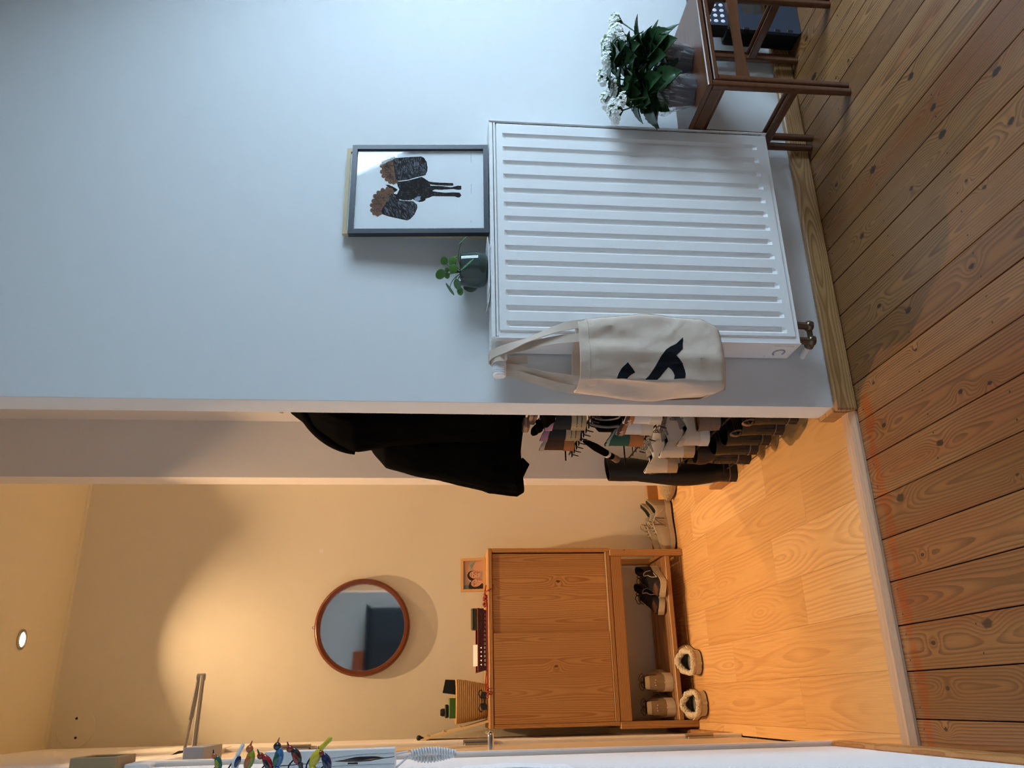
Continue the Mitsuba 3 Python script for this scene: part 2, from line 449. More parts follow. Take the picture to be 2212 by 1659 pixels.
struct('trim_2', 'thin cream cornice line where the end wall meets the ceiling', loft([[(x, 4.2, CEIL), (x, 4.186, CEIL), (x, 4.19, CEIL - 0.008), (x, 4.2, CEIL - 0.014)] for x in (-0.15, 2.0)]), 'mat_ceiling')

struct('baseboard_right', 'low knotty wood skirting below the radiator', cbox(0.779, 3.3, 2.112, 2.136, 0, 0.066, 0.005), 'mat_oak')
pr('base_pine', proc(f_pine(0, 0.78, 0.3)), 0.4, 0.35)
struct('baseboard_corner', 'skirting wrapped around the end of the partition wall', [cbox(0.778, 0.795, 2.137, 2.185, 0.0, 0.066, 0.003), cbox(0.780, 0.795, 2.187, 2.237, 0.0, 0.064, 0.003)], 'mat_base_pine')
struct('baseboard_stub', 'red-toned skirting around the end of the short wall', [cbox(0.824, 0.839, 3.112, 3.245, 0.013, 0.07, 0.003), cbox(0.839, 1.07, 3.11, 3.126, 0.013, 0.07, 0.003)], 'mat_base_pine')
struct('baseboard_niche', 'skirting along the back of the coat niche', cbox(1.055, 1.071, 2.24, 3.11, 0.013, 0.07, 0.003), 'mat_base_pine')
struct('baseboard_end', 'brown skirting along the end wall', cbox(-0.15, 2.0, 4.186, 4.201, 0.013, 0.075, 0.003), 'mat_base_pine')
struct('baseboard_left', 'narrow wood skirting along the left wall', [cbox(-0.142, -0.124, -2.4, 2.26, 0, 0.055, 0.006), cbox(-0.142, -0.126, 2.262, 2.515, 0, 0.05, 0.005), cbox(-0.15, -0.13, 3.43, 4.19, 0.013, 0.06, 0.004)], 'mat_base_pine')

# the door in the left wall
struct('trim_3', 'pale door architrave', [cbox(-0.15, -0.127, 2.515, 2.575, 0.015, 2.05, 0.004), cbox(-0.15, -0.131, 3.335, 3.43, 0.015, 2.05, 0.004), cbox(-0.15, -0.129, 2.47, 3.45, 1.985, 2.055, 0.004)], 'mat_white_paint')
struct('door_1', 'closed cream door seen almost edge on', cbox(-0.185, -0.1445, 2.578, 3.332, 0.02, 1.982, 0.002), 'mat_door_paint')
hz = 1.056
obj('door_1', 'handle', [tube([(-0.143, 2.64, hz), (-0.093, 2.64, hz), (-0.0865, 2.643, hz), (-0.084, 2.65, hz), (-0.084, 2.76, hz), (-0.0845, 2.765, hz)], [0.0095, 0.0095, 0.0095, 0.0095, 0.0095, 0.006], 14)], 'mat_chrome', 30, label='chrome lever handle')
obj('door_1', 'rosette', place(lathe([(0.001, 0), (0.026, 0), (0.025, 0.006), (0.012, 0.008)], 28), (-0.1445, 2.64, hz), (1, 0, 0)), 'mat_brass_dark', 30)
obj('door_1', 'keyhole_plate', place(lathe([(0.001, 0), (0.022, 0), (0.021, 0.005), (0.006, 0.006)], 24), (-0.1445, 2.64, hz - 0.10), (1, 0, 0)), 'mat_brass_dark', 30)
for z in (0.19, 1.055, 1.73):
    h = obj('door_1', 'hinge', [tube([(-0.133, 3.333, z - 0.055), (-0.133, 3.333, z + 0.055)], 0.008, 10), cbox(-0.146, -0.137, 3.312, 3.352, z - 0.05, z + 0.05, 0.001)], 'mat_steel', 30)

# ================================================================ CEILING SPOTS
for i, (x, y, *_r) in enumerate(SPOTS):
    t = thing('ceiling_spotlight', ['round recessed ceiling spotlight shining above the mirror', 'recessed ceiling spotlight over the middle of the hall', 'recessed ceiling spotlight at the far right of the hall'][i], 'light')
    obj(t, 'ring', lathe([(0.030, CEIL - 0.001), (0.042, CEIL - 0.001), (0.042, CEIL - 0.005), (0.033, CEIL - 0.008), (0.030, CEIL - 0.004)], 36, (x, y, 0)), 'mat_steel', 30)
    scene[f'{t}__lamp'] = {**mikit.ply(lathe([(0.001, CEIL - 0.0045), (0.029, CEIL - 0.0045), (0.029, CEIL - 0.001), (0.001, CEIL - 0.001)], 30, (x, y, 0)), 'mat_white_plastic'),
                           'emitter': {'type': 'area', 'radiance': rgb(WARM * 9)}}
t = thing('cobweb_thread', 'fine slack cobweb thread between the ceiling spotlight and the end wall', 'cobweb')
obj(t, 'strand', tube(curve([(0.29, 3.79, 2.972), (0.31, 3.98, 2.94), at(165, 1355, 1, 4.199)], 14), 0.0006, 5), 'mat_white_plastic', True)
c = (at(165.5, 1552, 1, 4.2) + at(163, 1594, 1, 4.2)) / 2
t = thing('cover_plate', 'round painted blanking plate with two dark screws high on the end wall', 'cover plate')
obj(t, 'plate', place(lathe([(0.001, 0), (0.085, 0), (0.083, 0.004), (0.001, 0.006)], 40), (c[0], 4.2, c[2]), (0, -1, 0)), 'mat_wall_cream', 30)
for q in (at(165.5, 1552, 1, 4.194), at(163, 1594, 1, 4.194)):
    obj(t, 'screw', place(lathe([(0.001, -0.002), (0.0055, -0.002), (0.005, 0.002), (0.001, 0.003)], 12), q, (0, -1, 0)), 'mat_black', 30)

# ================================================================ RADIATOR
t = thing('radiator', 'large white ribbed panel radiator on the white wall', 'radiator')
XL, XR, ZB, ZT = 0.945, 1.688, 0.188, 1.085
obj(t, 'body', cbox(XL + 0.003, XR - 0.003, 2.0285, 2.125, ZB + 0.004, ZT - 0.02, 0.001), 'mat_radiator')
gx = [1.642, 1.592, 1.541, 1.491, 1.441, 1.391, 1.342, 1.292, 1.242, 1.192, 1.143, 1.095, 1.046, 0.997]
xs, dep = [0.9655, 0.967], [0.006, 0.0]
prof = [(0.967, 0.0)]
for g in gx[::-1]:
    prof += [(g - 0.0205, 0), (g - 0.0145, 0.0075), (g - 0.0085, 0.0075), (g, 0)]
prof += [(1.676, 0.0)]
prof = [(0.9625, 0.007), (0.9645, 0.0015)] + prof + [(1.6785, 0.0015), (1.680, 0.007)]
zs = [(0.203, -1), (0.2045, 0.0), (0.228, 0.0), (0.240, 1.0), (1.034, 1.0), (1.044, 0.0), (1.062, 0.0), (1.0635, -1)]
v, f = [], []
for z, k in zs:
    for j, (x, d) in enumerate(prof):
        e = 0.0078 if k < 0 else (d if (j < 2 or j >= len(prof) - 2) else d * k)
        v.append((x, 2.0185 + e, z))
n = len(prof)
for i in range(len(zs) - 1):
    for j in range(n - 1):
        a = i * n + j
        f += [[a, a + 1, a + n + 1], [a, a + n + 1, a + n]]
obj(t, 'front_panel', trimesh.Trimesh(v, f, process=False), 'mat_radiator', 25)
obj(t, 'shadow_gap', cbox(1.6812, 1.6856, 2.0272, 2.029, 0.206, 1.064, 0), 'mat_dark_gap')
obj(t, 'frame', [cbox(XL + 0.001, 1.686, 2.0225, 2.03, ZB + 0.002, 0.206, 0.001), cbox(XL + 0.001, 0.9655, 2.0225, 2.03, ZB + 0.002, 1.066, 0.001)], 'mat_radiator')
slots = [cbox(XL + 0.004, XR - 0.004, 2.0205, 2.028, 1.0655, 1.0715, 0.001), cbox(XL, XR, 2.0205, 2.032, 1.0735, ZT, 0.002), cbox(XL, XR, 2.112, 2.128, 1.07, ZT, 0.002)]
slots += [cbox(XL + 0.01 + 0.0185 * i, XL + 0.022 + 0.0185 * i, 2.03, 2.114, 1.079, 1.084, 0.0006) for i in range(40)]
obj(t, 'top_grille', slots, 'mat_radiator')
obj(t, 'side_cover', cbox(XL - 0.001, XL + 0.002, 2.021, 2.127, ZB, ZT - 0.002, 0.0008), 'mat_radiator')
obj(t, 'side_cover', cbox(XR - 0.002, XR + 0.002, 2.017, 2.127, ZB, ZT, 0.0008), 'mat_radiator')
pl = obj(t, 'badge', cbox(XL - 0.0042, XL, 2.035, 2.115, 0.205, 0.265, 0.0008), 'mat_radiator')
aa = np.linspace(0.6, 5.2, 20)
obj(pl, 'letter', tube([(XL - 0.0044, 2.076 + 0.020 * math.cos(q), 0.235 + 0.016 * math.sin(q)) for q in aa], 0.0028, 6), 'mat_grey_plastic', True)
for x in (1.05, 1.55):
    obj(t, 'bracket', cbox(x, x + 0.03, 2.12, 2.1355, 0.3, 0.9, 0.002), 'mat_radiator')
yv, zv = 2.055, 1.063
obj(t, 'thermostat_valve', place(lathe([(0.001, 0), (0.012, 0), (0.012, 0.02), (0.017, 0.022), (0.017, 0.034), (0.022, 0.036), (0.0225, 0.052), (0.019, 0.056)], 28), (XL, yv, zv), (-1, 0, 0)), 'mat_white_plastic', 30)
pf = [(0.001, 0.05), (0.0195, 0.05)]
for i in range(7):
    z = 0.055 + i * 0.0058
    pf += [(0.0192, z), (0.0192, z + 0.0038), (0.0172, z + 0.0042), (0.0172, z + 0.0054)]
pf += [(0.0185, 0.0965), (0.0185, 0.102), (0.0165, 0.104), (0.001, 0.104)]
obj(t, 'thermostat_head', place(lathe(pf, 32), (XL, yv, zv), (-1, 0, 0)), 'mat_white_plastic', 20)
p1, p2 = at(1747, 705, 1, 2.06), at(1752, 737, 1, 2.07)
vl = [ell(p1, (0.017, 0.017, 0.014)), ell(p2, (0.017, 0.018, 0.015)), tube([p1, p2], 0.008, 10), tube([p1, p1 + [0.004, 0, 0.055]], 0.011, 12), tube([p2, p2 + [0, 0, 0.055]], 0.011, 12)]
vl += [tube([p1 + [0, -0.012, 0], p1 + [0, -0.021, 0]], 0.007, 8), tube([p2 + [0, -0.012, 0], p2 + [0, -0.022, 0]], 0.007, 8), tube([p2, p2 + [-0.008, 0.02, 0.0]], 0.014, 12)]
obj(t, 'supply_valve', vl, 'mat_bronze', 35)
obj(t, 'pipe', tube([p2 + [-0.006, 0.012, 0.0], p2 + [-0.022, 0.068, 0.002]], 0.0095, 14), 'mat_white_plastic', 35)

# ================================================================ TOTE BAG
t = thing('tote_bag', 'unbleached canvas tote bag with a black printed letter, hanging from the radiator thermostat', 'bag')
zz = np.linspace(0.447, 0.852, 44)


def bag_right(z):
    return float(np.interp(z, [0.447, 0.462, 0.49, 0.56, 0.65, 0.72, 0.852], [0.968, 0.976, 0.992, 0.998, 1.004, 1.0, 0.986]))


def crease(x, z):
    """Sharp folds in the cloth."""
    x, z = np.asarray(x, float), np.asarray(z, float)
    out = 0
    for (xa, za), (xb, zb), dp, w in (((0.99, 0.62), (0.86, 0.52), 0.007, 0.010), ((0.985, 0.5), (0.90, 0.468), 0.008, 0.008), ((0.96, 0.80), (0.93, 0.62), 0.005, 0.008), ((0.83, 0.80), (0.845, 0.60), 0.005, 0.008), ((0.98, 0.56), (0.93, 0.60), 0.005, 0.006)):
        d = np.array([xb - xa, zb - za]); L = np.hypot(*d); d = d / L
        u, v = (x - xa) * d[0] + (z - za) * d[1], -(x - xa) * d[1] + (z - za) * d[0]
        out = out - dp * np.exp(-np.abs(v) / w) * np.exp(-(np.clip(np.abs(u - L / 2) - L / 2, 0, None) / 0.02) ** 2)
    return out


def bag_front(x, z):
    """y of the printed front."""
    q = np.stack([np.asarray(x) * 9.0, np.asarray(z) * 6.0, np.asarray(x) * 0 + 3.3], -1)
    w = meshkit.fbm(q * 1.3, 4, 5) - 0.5
    r = np.clip((np.asarray(x) - 0.80) / 0.19, 0, 1)
    fold = 0.010 * np.exp(-((np.asarray(x) - 0.86 - 0.10 * (np.asarray(z) - 0.5)) / 0.022) ** 2) + 0.006 * np.exp(-((np.asarray(z) - 0.62 - 0.5 * (np.asarray(x) - 0.9)) / 0.03) ** 2)
    return 1.972 - 0.012 * np.sin(np.pi * r) + 0.030 * w - fold + 0.014 * np.clip((0.462 - np.asarray(z)) / 0.015, 0, 1) ** 2 + 0.006 * np.sin(np.asarray(x) * 60 + np.asarray(z) * 12) * np.clip((np.asarray(z) - 0.6) / 0.2, 0, 1) + crease(x, z)


rings = []
for z in zz:
    xr = bag_right(z)
    xl = 0.803 + 0.006 * math.sin(z * 9)
    k = np.linspace(0, 1, 20)
    fx = xr + (xl - xr) * k
    fyv = bag_front(fx, np.full(20, z))
    fyv[0] = fyv[0] + 0.008
    bot = np.clip((0.475 - z) / 0.03, 0, 1)
    yb = np.interp(z, [0.447, 0.48, 0.62, 0.852], [2.03, 2.092, 2.118, 2.088]) + 0.004 * math.sin(z * 31)
    side = [(xl - 0.010 * math.sin(math.pi * s) * (1 - bot) + 0.012 * math.sin(2 * math.pi * s) * math.sin(z * 11), fyv[-1] + (yb - fyv[-1]) * s) for s in np.linspace(0.1, 1, 8)]
    back = [(0.86, yb + 0.004), (0.925, yb - 0.012), (0.939, 2.03), (0.942, 2.0135), (0.97, 2.0125), (xr - 0.004, 2.0115), (xr + 0.003, 2.004)]
    rings.append([(a, b, z) for a, b in zip(fx, fyv)] + [(a, b, z) for a, b in side] + [(a, b, z) for a, b in back])
rings = [np.array(r) for r in rings]
top = rings[-1]
inner = top.copy(); inner[:, :2] = top[:, :2].mean(0) + (top[:, :2] - top[:, :2].mean(0)) * [0.97, 0.86]
low = inner.copy(); low[:, 2] -= 0.05
bag = loft(rings + [inner, low])
obj(t, 'body', bag, 'mat_canvas', 50)
hem = [np.array([(x, bag_front(x, 0.826) - 0.0012, 0.826) for x in np.linspace(0.985, 0.806, 20)])]
obj(t, 'hem_seam', tube(hem[0], 0.0009, 5), 'mat_canvas', True)


def bagpt(cx, cy):
    px, py = 1220 + cx / 6.144, 660 + cy / 6.144
    p = at(px, py, 1, 1.965)
    return p[0], p[2]


mark1 = [(832, 766), (940, 883), (890, 905), (850, 940), (828, 990), (690, 994), (715, 900), (755, 835), (790, 800)]
mark2 = [(1551, 447), (1549, 600), (1455, 697), (1500, 735), (1550, 790), (1585, 860), (1597, 920), (1592, 965), (1580, 978), (1450, 980), (1458, 935), (1440, 895), (1405, 850), (1367, 826), (1320, 880), (1270, 940), (1230, 975), (1195, 985), (1025, 990), (1080, 965), (1130, 915), (1190, 830), (1260, 700), (1320, 620), (1385, 570), (1460, 530)]
for mk in (mark1, mark2):
    pm = []
    P = Polygon([bagpt(*q) for q in mk]).buffer(0)
    grid = [sbox(0.78 + 0.006 * i, 0.4, 0.786 + 0.006 * i, 0.9) for i in range(34)]
    for gcell in grid:
        for j in range(40):
            q = P.intersection(sbox(gcell.bounds[0], 0.42 + 0.011 * j, gcell.bounds[2], 0.431 + 0.011 * j))
            for g in getattr(q, 'geoms', [q]):
                if g.geom_type == 'Polygon' and g.area > 1e-9:
                    vv, ff = trimesh.creation.triangulate_polygon(g, engine='earcut')
                    vx = np.clip(vv[:, 0], 0.806, None)
                    pm.append(trimesh.Trimesh(np.stack([vx, bag_front(vx, vv[:, 1]) - 0.0012, vv[:, 1]], 1), ff, process=False))
    obj(t, 'printed_letter', pm, 'mat_ink', label='large black printed letter folded around the edge')
neck = np.array([0.893, yv, zv])


def strap(pts, sides, w=0.026):
    c = curve(pts, 30)
    k = np.linspace(0, len(sides) - 1, 30)
    s = np.stack([np.interp(k, np.arange(len(sides)), np.array(sides)[:, i]) for i in range(3)], 1)
    return ribbon(c, s, w, 0.0022)


obj(t, 'strap', strap([(0.968, 1.972, 0.82), (0.965, 1.97, 0.86), (0.935, 1.995, 0.97), (0.910, 2.020, 1.05), (0.900, 2.045, 1.088), (0.898, 2.075, 1.088), (0.90, 2.087, 1.05), (0.905, 2.08, 0.98)], [(1, 0, 0), (1, 0.1, 0), (0.9, 0.5, 0), (0.7, 0.5, -0.2), (1, 0, 0), (1, 0, 0), (1, 0, 0), (1, 0, 0)]), 'mat_canvas', 40)
obj(t, 'strap', strap([(0.928, 1.972, 0.82), (0.926, 1.975, 0.87), (0.918, 1.998, 0.96), (0.912, 2.025, 1.03), (0.908, 2.05, 1.082), (0.906, 2.07, 1.083), (0.9, 2.085, 1.05)], [(1, 0, 0), (1, 0, 0), (1, 0.2, 0), (1, 0.3, 0), (1, 0, 0), (1, 0, 0), (1, 0, 0)]), 'mat_canvas', 40)
obj(t, 'strap', strap([(0.845, 2.082, 0.83), (0.85, 2.08, 0.88), (0.862, 2.078, 0.96), (0.876, 2.075, 1.03), (0.886, 2.06, 1.083), (0.888, 2.045, 1.082), (0.89, 2.03, 1.05)], [(1, 0, 0), (0.7, -0.6, 0), (0.4, -0.9, 0), (0.8, -0.5, 0), (1, 0, 0), (1, 0, 0), (1, 0, 0)]), 'mat_canvas', 40)
obj(t, 'strap', strap([(0.815, 2.08, 0.83), (0.818, 2.08, 0.87), (0.84, 2.08, 0.95), (0.866, 2.083, 1.03), (0.885, 2.08, 1.075)], [(1, -0.2, 0.2), (0.8, -0.4, 0.2), (0.5, -0.8, 0), (0.8, -0.5, 0), (1, 0, 0)]), 'mat_canvas', 40)

# ================================================================ PICTURES ON THE RADIATOR
def on_plane(x, y, n, d):
    r = CAM.T @ np.array([(x - 1106) / F, (y - 829.5) / F, 1.0])
    n = np.array(n, float)
    return EYE + r * ((d - n @ EYE) / (n @ r))


LN = np.array([0, 1.0, -0.0714])
LD = LN @ np.array([0, 2.05, 1.09])
LU = np.array([0, 0.0714, 1.0]) / math.hypot(0.0714, 1)
LF = np.array([0, 1.0, -0.0714]) / math.hypot(0.0714, 1)


def frame_ring(x0, x1, h, bw, depth, o, mat, parent):
    """Four mitred frame bars; o: the lower edge's front point (y, z)."""
    O = np.array([0, o[0], o[1]])
    outer = [(x0, 0), (x1, 0), (x1, h), (x0, h)]
    innr = [(x0 + bw, bw), (x1 - bw, bw), (x1 - bw, h - bw), (x0 + bw, h - bw)]
    for k in range(4):
        a, b, c, d = outer[k], outer[(k + 1) % 4], innr[(k + 1) % 4], innr[k]
        pts = [O + np.array([p[0], 0, 0]) + LU * p[1] + LF * q for p in (a, b, c, d) for q in (0, depth)]
        obj(parent, 'frame_bar', hull(pts), mat)


x0, x1 = 1.3015, 1.6195
t = thing('picture', 'black framed print of a donkey carrying two baskets, leaning on the radiator top', 'picture')
frame_ring(x0, x1, 0.4185, 0.0152, 0.021, (2.05, 1.0865), 'mat_black_frame', t)


def lp(u, v, d):
    return np.array([u, 2.05, 1.0865]) + LU * v + LF * d


def sheet(u0, u1, v0, v1, d):
    return trimesh.Trimesh([lp(u0, v0, d), lp(u1, v0, d), lp(u1, v1, d), lp(u0, v1, d)], [[0, 1, 2], [0, 2, 3]], process=False)


obj(t, 'backing', hull([lp(u, v, d) for u in (x0 + .004, x1 - .004) for v in (.004, .4145) for d in (.0125, .0195)]), 'mat_dark_gap')
paper = obj(t, 'print', hull([lp(u, v, d) for u in (x0 + .012, x1 - .012) for v in (.012, .4065) for d in (.011, .0125)]), 'mat_paper')
obj(t, 'glass', sheet(x0 + .013, x1 - .013, .013, .4055, .007), 'mat_glass_thin')


def prp(cx, cy):
    p = on_plane(700 + cx / 5.53, 290 + cy / 5.53, LF, LF @ lp(0, 0, .011))
    return p[0], (p - lp(0, 0, .011)) @ LU


def ink(polys, name, mat, d):
    sh = unary_union([Polygon([prp(*q) for q in P]).buffer(0) for P in polys])
    o = lp(0, 0, .011 - d)
    return obj(paper, name, extr(sh, 0.0003, o - LF * 0.0003, (1, 0, 0), LU, LF), mat)


b1 = [(825, 280), (870, 285), (1000, 275), (1160, 267), (1195, 285), (1225, 330), (1237, 400), (1230, 450), (1210, 490), (1170, 500), (1100, 515), (1000, 545), (880, 558), (850, 530), (835, 450), (825, 350)]
b2 = [(668, 945), (700, 870), (740, 780), (790, 700), (870, 720), (900, 790), (1000, 800), (1060, 800), (1110, 840), (1115, 880), (1080, 960), (1030, 1015), (990, 1030), (950, 1022), (850, 1000), (760, 980)]
n1 = [(820, 280), (780, 275), (740, 290), (700, 320), (690, 380), (692, 450), (710, 500), (750, 540), (790, 570), (830, 578), (860, 565), (845, 520), (832, 440), (825, 350)]
n2 = [(668, 945), (640, 960), (600, 945), (575, 910), (572, 850), (590, 800), (610, 740), (650, 700), (700, 668), (760, 652), (800, 665), (815, 690), (780, 735), (740, 790), (700, 870)]
dk = [(870, 570), (1000, 555), (1165, 510), (1200, 530), (1250, 565), (1300, 575), (1400, 580), (1540, 585), (1548, 600), (1540, 615), (1450, 615), (1350, 610), (1265, 600), (1270, 615), (1400, 620), (1520, 635), (1600, 615), (1640, 618), (1640, 660), (1600, 665), (1540, 655), (1400, 665), (1320, 660), (1290, 680), (1350, 690), (1450, 700), (1550, 695), (1620, 700), (1640, 730), (1620, 757), (1590, 755), (1570, 745), (1450, 742), (1380, 742), (1300, 740), (1250, 760), (1210, 770), (1215, 785), (1180, 805), (1140, 810), (1100, 800), (1060, 775), (1040, 790), (950, 790), (890, 775), (860, 740), (880, 700), (900, 660), (880, 620)]
ear = [(735, 605), (770, 605), (820, 625), (860, 650), (880, 665), (850, 690), (815, 685), (790, 650)]
patch = [(1075, 770), (1105, 755), (1120, 745), (1160, 742), (1145, 770), (1160, 780), (1130, 800), (1095, 800)]


def scallop(P):
    """Nut-shaped bumps along the open rim of a basket's load."""
    out = [P]
    for q in P:
        out.append([(q[0] + 26 * math.cos(a), q[1] + 26 * math.sin(a)) for a in np.linspace(0, 2 * np.pi, 9)[:-1]])
    return out


ink([b1, b2, dk, ear], 'donkey', 'mat_ink', 0.0)
ink(scallop(n1[:11]) + scallop(n2[:12]), 'nuts', 'mat_nut', 0.0002)
cracks, weave = [], []
for P, ang in ((b1, 1.47), (b2, 1.08)):
    S = Polygon(P).buffer(-12)
    bx0, by0, bx1, by1 = S.bounds
    rr = np.random.RandomState(3)
    for _ in range(330):
        q = np.array([rr.uniform(bx0, bx1), rr.uniform(by0, by1)])
        if S.contains(Point(q)):
            L, w = rr.uniform(18, 52), rr.uniform(1.6, 3.6)
            a = ang + rr.normal(0, 0.08)
            dv, nv = np.array([math.cos(a), math.sin(a)]), np.array([-math.sin(a), math.cos(a)])
            weave.append([q - dv * L / 2, q + nv * w / 2, q + dv * L / 2, q - nv * w / 2])
S = Polygon(dk).buffer(-10)
for _ in range(220):
    q = np.array([rr.uniform(870, 1640), rr.uniform(510, 800)])
    if S.contains(Point(q)):
        L, w, a = rr.uniform(8, 26), rr.uniform(1.2, 2.6), rr.uniform(-0.5, 0.5) + 0.15
        dv, nv = np.array([math.cos(a), math.sin(a)]), np.array([-math.sin(a), math.cos(a)])
        weave.append([q - dv * L / 2, q + nv * w / 2, q + dv * L / 2, q - nv * w / 2])
pr('weave', (0.30, 0.34, 0.40), 0.8, 0.2)
ink(weave + [patch], 'weave_lines', 'mat_weave', 0.0003)
for P, cnt in ((n1, 34), (n2, 34)):
    S = Polygon(P).buffer(-4)
    for _ in range(cnt * 3):
        q = np.array([rr.uniform(*S.bounds[::2]), rr.uniform(*S.bounds[1::2])])
        if S.contains(Point(q)):
            aa = np.linspace(0, 4.2, 8) + rr.uniform(0, 6)
            ring = [q + 21 * np.array([math.cos(k), math.sin(k)]) for k in aa] + [q + 18.5 * np.array([math.cos(k), math.sin(k)]) for k in aa[::-1]]
            cracks.append(ring)
ink(cracks, 'nut_outlines', 'mat_ink', 0.0005)
marks = []
for (cx, ya, yb) in ((1758, 600, 720), (1755, 215, 335), (1757, 1035, 1058)):
    y = ya
    while y < yb:
        w = rr.uniform(3, 9)
        marks.append([(cx - rr.uniform(2, 9), y), (cx + rr.uniform(1, 5), y + 1.5), (cx + rr.uniform(2, 8), y + w), (cx - 1, y + w - 1)])
        y += w + rr.uniform(2, 7)
pr('pencil', (0.32, 0.34, 0.36), 0.8, 0.2)
ink(marks, 'pencil_marks', 'mat_pencil', 0.0001)

t = thing('framed_picture', 'plain pale oak picture frame standing behind the black framed print', 'picture frame')
O = (2.099, 1.0865)
fx0, fx1, fh = 1.318, 1.628, 0.437
for k, (a, b, c, d) in enumerate([((fx0, 0), (fx0 + .012, 0), (fx0 + .012, fh), (fx0, fh)), ((fx1 - .012, 0), (fx1, 0), (fx1, fh), (fx1 - .012, fh)), ((fx0 + .012, fh - .012), (fx1 - .012, fh - .012), (fx1 - .012, fh), (fx0 + .012, fh)), ((fx0 + .012, 0), (fx1 - .012, 0), (fx1 - .012, .012), (fx0 + .012, .012))]):
    dz = 0.0135
    pts = [np.array([p[0], O[0] + p[1] * 0.022 + q, O[1] + p[1]]) for p in (a, b, c, d) for q in (0, dz)]
    obj(t, 'frame_bar', hull(pts), 'mat_sun_wood')
obj(t, 'backing', hull([np.array([u, O[0] + v * 0.022 + q, O[1] + v]) for u in (fx0 + .01, fx1 - .01) for v in (.01, fh - .01) for q in (.005, .012)]), 'mat_paper')

# ================================================================ PILEA
t = thing('potted_plant', 'small round-leaved plant in a glazed dark green pot on the radiator', 'plant')
pc = np.array([1.1845, 2.068, 1.0945])
obj(t, 'pot', lathe([(0.001, 0), (0.040, 0), (0.0475, 0.004), (0.0525, 0.018), (0.0535, 0.03), (0.0515, 0.055), (0.0485, 0.076), (0.0465, 0.0765), (0.0455, 0.06), (0.001, 0.06)], 48, pc), 'mat_pot_glaze', 40)
obj(t, 'soil', lathe([(0.001, 0.061), (0.0455, 0.06), (0.001, 0.066)], 24, pc), 'mat_soil')


def disc_leaf(c, r1, r2, tilt, nrm, cup=0.12):
    """A round leaf about c: half axes r1, r2 (r2 along tilt), facing nrm."""
    nrm = np.array(nrm, float); nrm /= np.linalg.norm(nrm)
    u = np.array(tilt, float); u -= nrm * (u @ nrm); u /= np.linalg.norm(u)
    w = np.cross(nrm, u)
    aa = np.linspace(0, 2 * np.pi, 21)[:-1]
    rings = []
    for s, h in ((0.04, 0.0), (0.4, 0.02), (0.75, 0.05), (0.95, 0.10), (1.0, 0.13)):
        rings.append([c + s * r1 * math.cos(a) * w + s * r2 * math.sin(a) * u - nrm * (h * cup / 0.12) * r1 for a in aa])
    m = loft(rings, cap=False)
    bk = m.copy(); bk.vertices -= nrm * 0.0009; bk.invert()
    return trimesh.util.concatenate([m, bk])


CV = -CAM[2]


def px(cx, cy, y):
    return at(920 + cx / 9.756, 490 + cy / 9.756, 1, y)


S9 = 2.07 / (F * 9.756) * 1.22
root = px(765, 960, 2.068); root[2] = 1.163
dn, lt = CAM[0], CAM[1]
for cx, cy, y, a, b, n, m in [(380, 715, 2.07, 78, 84, (0, 0.3, 0.2), 'leaf'), (555, 720, 2.05, 92, 95, (0.2, 0, 0.5), 'leaf'), (640, 615, 2.06, 26, 68, (1.2, 0, 0.5), 'leaf'), (300, 1000, 2.05, 92, 112, (-0.3, 0, 0.4), 'leaf'),
                              (440, 908, 2.09, 48, 52, (0, 0, 0.3), 'leaf'), (575, 885, 2.04, 88, 92, (0, -.3, 0.3), 'leaf'), (505, 1320, 2.05, 32, 142, (-1.2, 0.1, 0.8), 'leaf_pale'), (655, 1212, 2.04, 78, 105, (-0.5, 0, 0.6), 'leaf_pale'),
                              (717, 1357, 2.07, 64, 84, (-0.3, 0, 0.3), 'leaf'), (930, 1270, 2.125, 140, 105, (-0.2, 0.0, 0.2), 'leaf_dark'), (765, 290, 2.045, 34, 118, (1.0, 0, 0.9), 'leaf_pale'), (865, 795, 1.985, 36, 170, (0.9, -0.3, 1.0), 'leaf_pale'),
                              (440, 1025, 2.10, 62, 66, (-0.2, 0, 0.6), 'leaf')]:
    c = px(cx, cy, y)
    nrm = CV + np.array(n)
    tiltv = {(640, 615): lt * -1 + dn * -.5, (505, 1320): lt + dn * .35, (765, 290): -lt + dn * .8, (865, 795): -lt + dn * 1.6, (300, 1000): -lt * .8 + dn}.get((cx, cy), lt + 0.05 * dn)
    obj(t, 'leaf', disc_leaf(c, a * S9, b * S9, tiltv, nrm), 'mat_' + m, True)
    mid = (c + root) / 2 + np.array([0, 0, 0.012])
    obj(t, 'stalk', tube(curve([root, mid, c], 10), 0.0011, 6), 'mat_stem', True)
obj(t, 'stem', tube([pc + [0, 0, 0.06], root, root + [0.002, 0, 0.02]], [0.003, 0.0034, 0.002], 8), 'mat_soil', True)

t = thing('envelope', 'white envelope under the green plant pot', 'envelope')
k = np.linspace(0, 1, 12)
obj(t, 'sheet', ribbon([(1.245 - 0.175 * s, 2.052 + 0.03 * s, 1.0870 + 0.005 * max(0, s - 0.75) ** 2 * 16) for s in k], (0.12, 1, 0), 0.075, 0.0022), 'mat_paper')
t = thing('envelope', 'folded white letter lying under the envelope and the plant pot', 'envelope')
obj(t, 'sheet', ribbon([(1.262 - 0.165 * s, 2.06, 1.0905 + 0.006 * max(0, 0.2 - s) * 3) for s in k], (-0.1, 1, 0), 0.085, 0.0022), 'mat_paper')

